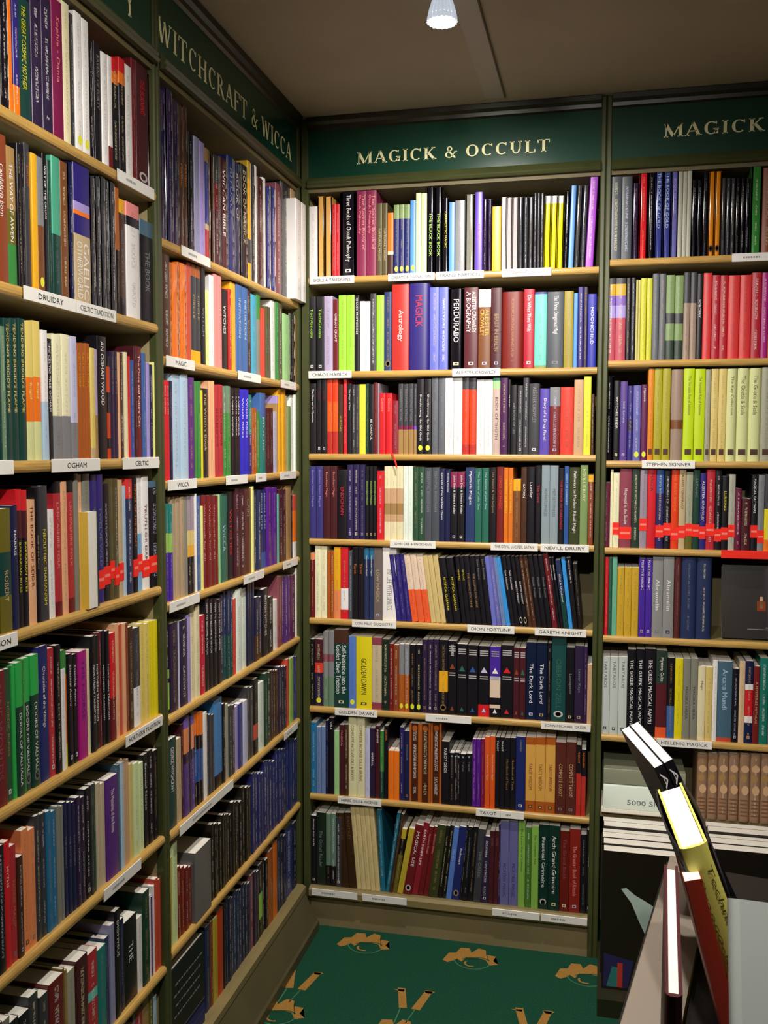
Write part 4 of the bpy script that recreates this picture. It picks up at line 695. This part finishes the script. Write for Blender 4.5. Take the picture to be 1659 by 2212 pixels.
# wide dark book displayed face out on the bottom shelf of the witchcraft bookcase
def art_script(m, t, w, h):
    x = -t/2-.0004
    for k in range(4):
        z = .8-.11*k; rr = random.Random(k)
        a = .12+.05*rr.random()
        while a < .85:
            b = a+.03+.05*rr.random(); m.add([(x, w*(1-a), h*z), (x, w*(1-b), h*z), (x, w*(1-b), h*(z+.018)), (x, w*(1-a), h*(z+.018))], [(0, 1, 2, 3)], 0, PAL['gy7'][0]+(.3,)); a = b+.02
    for z0, z1, c in ((.28, .285, 'lv'), (.02, .24, 'in6'), (.14, .146, 'lv')): m.add([(x*1.01, w*.98, h*z0), (x*1.01, w*.02, h*z0), (x*1.01, w*.02, h*z1), (x*1.01, w*.98, h*z1)], [(0, 1, 2, 3)], 0, PAL[c][0]+(.3,))
xa = unproj_shelf('B', 335+160*.1989, ZS['B8']+.1, .0); xb = unproj_shelf('B', 335+555*.1989, ZS['B8']+.1, .0)
cover_box('book', 'wide dark book shown face out at the left end of the witchcraft bookcase bottom shelf', .024, xb-xa-.004, .225, 'bk', bayT('B') @ frame((xb-.002, .014, ZS['B8']+.0004), (0, 1, 0), (-1, 0, 0)), True, None, art_script)
# two thick spell books lying flat on the lowest right shelf
def flat_book(label, x0, x1, y, z, th, col, txt, tc):
    L = x1-x0; b = dict(t=th, w=.17, h=L, hb=False, g=False, bands=[(col, 1.0)], ink=col != 'wh2', inkc=PAL['sg'][0], title=None, f=set(), uid=950, rv=False, mi=(0, 0, 0, 0), bc=PAL[col][0])
    cov, pag, ttl = MB(), MB(), MB(); add_book(cov, pag, ttl, ttl, b, None)
    # local z (height) runs to the viewer's left->right reversed, local x up
    mw = Matrix(((0, 0, 1, x0), (0, 1, 0, y), (-1, 0, 0, z+th/2), (0, 0, 0, 1)))
    mw = Matrix(((0, 0, -1, x1), (0, 1, 0, y), (1, 0, 0, z+th/2), (0, 0, 0, 1)))
    o = cov.build('book', [M['cover']], None, True); o.matrix_world = mw; tag(o, label, 'book', 'thick spell books lying flat')
    pag.build('page_block', [M['page']], o)
    m = MB()
    vs, fs, tw, thh = text_faces(txt); ch = .0145; sc = ch/thh
    m.add([(-th*.28+q*sc, -.0006, L*.42-p*sc*1.35+.07) for p, q in vs], fs, 0, PAL[tc][0]+(.3,)); m.build('spine_print', [M['cover']], o, True)
zz = ZS['D7']
flat_book('thick white spell book lying flat, lower of two left of the brown spines', .945, 1.185, -.002, zz+.012, .072, 'wh2', '5000 SPELLS', 'gy3')
flat_book('thick olive patterned book lying flat on top of the white spell book', .945, 1.18, .004, zz+.086, .046, 'sgp', ' ', 'dgy')
mbx = MB(); mbx.box(.94, 1.19, -.004, .15, zz, zz+.0118); pbx = mbx.build('book', [M['page']]); tag(pbx, 'thin book with cream page edges lying under the white spell book', 'book', 'thick spell books lying flat')
mbx = MB(); mbx.box(-.0, .25, -.006, .152, zz+.0, zz+.001, 0, PAL['be6'][0]+(.3,)); mbx.v = [(x+.94, y, z) for x, y, z in mbx.v]; mbx.build('book_cover', [M['cover']], pbx, True)
def art_grey(m, t, w, h): pass
for i, xx in enumerate((1.150, 1.182)):
    pass
# red ribbon hanging from the third shelf
m = MB(); u = unproj_shelf('C', 655+940*.205, ZS['C3'], -.005)
pts = [(u-.004, .005, ZS['C3']+.004), (u, -.009, ZS['C3']+.002), (u+.006, -.0105, ZS['C3']-.012), (u+.012, -.011, ZS['C3']-.026), (u+.015, -.011, ZS['C3']-.040)]
for k in (0,):
    vs = []
    for x, y, z in pts: vs += [(x-.0025, y, z), (x+.0025, y, z), (x+.0025, y-.0006, z), (x-.0025, y-.0006, z)]
    fs = []
    for i in range(len(pts)-1):
        for j in range(4): fs.append((4*i+j, 4*i+(j+1) % 4, 4*i+4+(j+1) % 4, 4*i+4+j))
    m.add(vs, fs+[(0, 1, 2, 3), (16, 17, 18, 19)], 0, STK+(.3,))
tag(m.build('ribbon_bookmark', [M['cover']], None, True), 'narrow red ribbon bookmark dangling over the edge of the third shelf', 'bookmark')

# ---------------------------------------------------------------- face-out display at the foot of the right bookcase
FZ = -.285
def art_bird(m, t, w, h):
    x = -t/2-.0004; c = lin('#b9cdc4')
    P = [(.17, .735), (.22, .745), (.30, .70), (.42, .655), (.50, .62), (.47, .58), (.44, .52), (.405, .42), (.34, .52), (.27, .64)]
    m.add([(x, w*(1-a), h*b) for a, b in P], [(9, 0, 1, 2), (8, 9, 2, 3), (7, 8, 3, 6), (6, 3, 4, 5)], 0, c+(.3,))
    m.add([(x, w*(1-a), h*b) for a, b in [(0.02, .02), (.25, .02), (.30, .22), (.02, .26)]], [(3, 2, 1, 0)], 0, lin('#2a2658')+(.3,))
    m.add([(x*1.02, w*(1-a), h*b) for a, b in [(.05, .02), (.16, .02), (.18, .16), (.1, .17)]], [(3, 2, 1, 0)], 0, lin('#2f7d78')+(.3,))
    m.add([(x*1.04, w*(1-a), h*b) for a, b in [(.15, .02), (.2, .02), (.2, .2), (.15, .2)]], [(3, 2, 1, 0)], 0, lin('#c23a2c')+(.3,))
def display(x0, y0, n, w, label, art, grp, dz=0.0):
    y = y0
    for i in range(n):
        t = .040; front = i == n-1; h = .397+dz+.004*math.sin(i*2.3)
        o = cover_box('book', (label if front else 'large hardback in the face-out pile, %s behind the front copy, %s' % (['', 'directly', 'second', 'third', 'fourth', 'fifth', 'sixth'][n-1-i], grp)), t-.0012, w, h, 'dbk',
                      frame((x0+w+(.002*math.sin(i*1.7)), y-t/2, FZ+.0004), (0, 1, 0), (-1, 0, 0)), False, 'large hardbacks displayed %s' % grp, art if front else None)
        y -= t
display(.945, -.005, 6, .285, 'large black hardback with a pale bird shape, displayed face out at floor level', art_bird, 'below the spell books')
display(1.236, -.005, 5, .30, 'large plain black hardback facing out, right of the bird cover', None, 'below the brown spines', .012)

# ---------------------------------------------------------------- display table of books near the camera
TZ = .515
ang = math.radians(10.3); ex = Vector((math.cos(ang), -math.sin(ang), 0)); ey = Vector((math.sin(ang), math.cos(ang), 0))
def on_z(u, v, z):
    d = Fw+Rt*((u-W/2)/FPX)-Up*((v-H/2)/FPX); return CAM+d*((z-CAM.z)/d.z)
def at_dep(u, v, dep): return CAM+(Fw+Rt*((u-W/2)/FPX)-Up*((v-H/2)/FPX))*dep
corner = on_z(1440, 1862, TZ)
root = empty('display_table'); root.matrix_world = Matrix.Translation((corner.x, corner.y, FLOOR)) @ Matrix.Rotation(-ang, 4, 'Z')
tag(root, 'low dark display table carrying a few leaning books, lower right foreground', 'table')
m = MB(); m.box(0, 1.0, -1.25, 0, TZ-FLOOR-.022, TZ-FLOOR); m.build('table_top', [M['tside']], root)
m = MB(); m.box(.05, .95, -1.2, -.05, 0, TZ-FLOOR-.022); m.build('cabinet_base', [M['tside']], root)
tw_ = .068
mwf = Matrix.Translation((corner.x, corner.y, TZ+.0086)) @ Matrix.Rotation(-ang, 4, 'Z') @ Matrix(((0, 1, 0, .006), (0, 0, 1, -.95), (1, 0, 0, 0), (0, 0, 0, 1)))
cover_box('book', 'long beige album lying flat along the left edge of the display table', .016, tw_, .94, 'tpe', mwf, False)
def placed(label, P, X, Y, Z, t, w, h, col, hb, txt=None, tcol='bk', grp='books leaning on the display table', top=True):
    """P = top-left spine corner; X, Y, Z = unit axes"""
    X = Vector(X).normalized(); Y = Vector(Y); Y = (Y-X*Y.dot(X)).normalized(); Z = X.cross(Y)
    O = Vector(P)-Z*h+X*t/2 if top else Vector(P)
    low = min((O+X*a*t/2+Y*b*w).z for a in (-1, 1) for b in (0, 1)); O = O-Z*((low-TZ-.001)/Z.z) if top else O
    h = (Vector(P)-(O-X*t/2)).dot(Z) if top else h
    mw = Matrix(((X.x, Y.x, Z.x, O.x), (X.y, Y.y, Z.y, O.y), (X.z, Y.z, Z.z, O.z), (0, 0, 0, 1)))
    o = cover_box('book', label, t, w, h, col, mw, hb, grp)
    if txt:
        m = MB()
        for k, (s, a, z, cf) in enumerate(txt):
            vs, fs, tw, thh = text_faces(s); ch = t*cf; sy = ch/thh; L = (z-a)*h; xc = (.22-.46*k)*t if len(txt) > 1 else 0
            m.add([(xc-ch/2+q*sy, -.0029 if hb else -.0005, h*(1-a)-p*L/tw) for p, q in vs], fs, 0, PAL[tcol][0]+(.3,))
        m.build('spine_print', [M['cover']], o, True)
    return o
YX, YY = (.93, .07, .35), (-.10, .99, .07)
o = placed('thick yellow hardback leaning left, its spine starting with the word Techniques', (1.020, -1.733, .749), YX, YY, 0, .0325, .165, .24, 'yl3j', True, [('Techniques of', .10, .75, .27), ('Graeco-Egyptian', .14, .95, .27)], 'ol')
# black curved endpaper boards standing proud on both sides of its page block
for sg in (-1, 1):
    m = MB(); N = 12; P = []
    for k in range(N+1):
        f = k/N; bow = .005*math.sin(PI*f); y = .002+.17*f
        for dx in (0, .0022):
            for zz in (.165, .2475+.002*math.sin(PI*f)): P.append((sg*(.0163+bow+dx), y, zz))
    F = []
    for k in range(N):
        a = 4*k; b = a+4
        F += [(a, a+1, b+1, b), (a+2, b+2, b+3, a+3), (a+1, a+3, b+3, b+1), (a, b, b+2, a+2)]
    F += [(0, 2, 3, 1), (4*N, 4*N+1, 4*N+3, 4*N+2)]
    m.add(P, F, 0, PAL['bk'][0]+(.5,)); m.build('black_flap', [M['cover']], o, True)
PX, PY = (.86, .24, .45), (-.32, .94, .10)
PP = Vector((1.001, -1.53, .776)); t_ = .0150; Xn = Vector(PX).normalized()
placed('black paperback leaning left behind the yellow hardback, left one of the pair', PP, PX, PY, 0, t_-.0008, .135, .285, 'bk', False, [('A KIND', .035, .5, .5)], 'wh')
placed('black paperback leaning left behind the yellow hardback, right one of the pair', PP+Xn*t_, PX, PY, 0, t_-.0008, .135, .285, 'bk', False, [('A KIND', .035, .5, .5)], 'wh')
zt = .790; n_ = on_z(1456, 2150, zt); f_ = on_z(1450, 1868, zt); dv = (f_-n_)
Yd = Vector((dv.x, dv.y, 0)).normalized(); Xd = Vector((Yd.y, -Yd.x, 0))
placed('slim dark red hardback standing upright, its white page tops left of the yellow spine', n_-Xd*.007, Xd, Yd, 0, .0135, min(dv.length, .24), .27, 'mr', True)
placed('rust red book leaning in shadow just below the yellow spine', on_z(1478, 1905, .72), (.95, .05, .25), (-.1, .99, 0), 0, .020, .10, .2, 'rdk', False)
g0 = at_dep(1572, 1941, .74); gd = (at_dep(1640, 2080, .74)-CAM).normalized()
Zg = (Up-gd*Up.dot(gd)).normalized(); Yg = gd.cross(Zg); Yg = (Yg+gd*.35+Zg*.03).normalized(); Xg = Yg.cross(Zg).normalized()
placed('pale grey hardback nearest the camera, cut off by the lower right corner', g0, Xg, Yg, 0, .018, .16, .3, 'wh4', True)
bpy.context.view_layer.update()
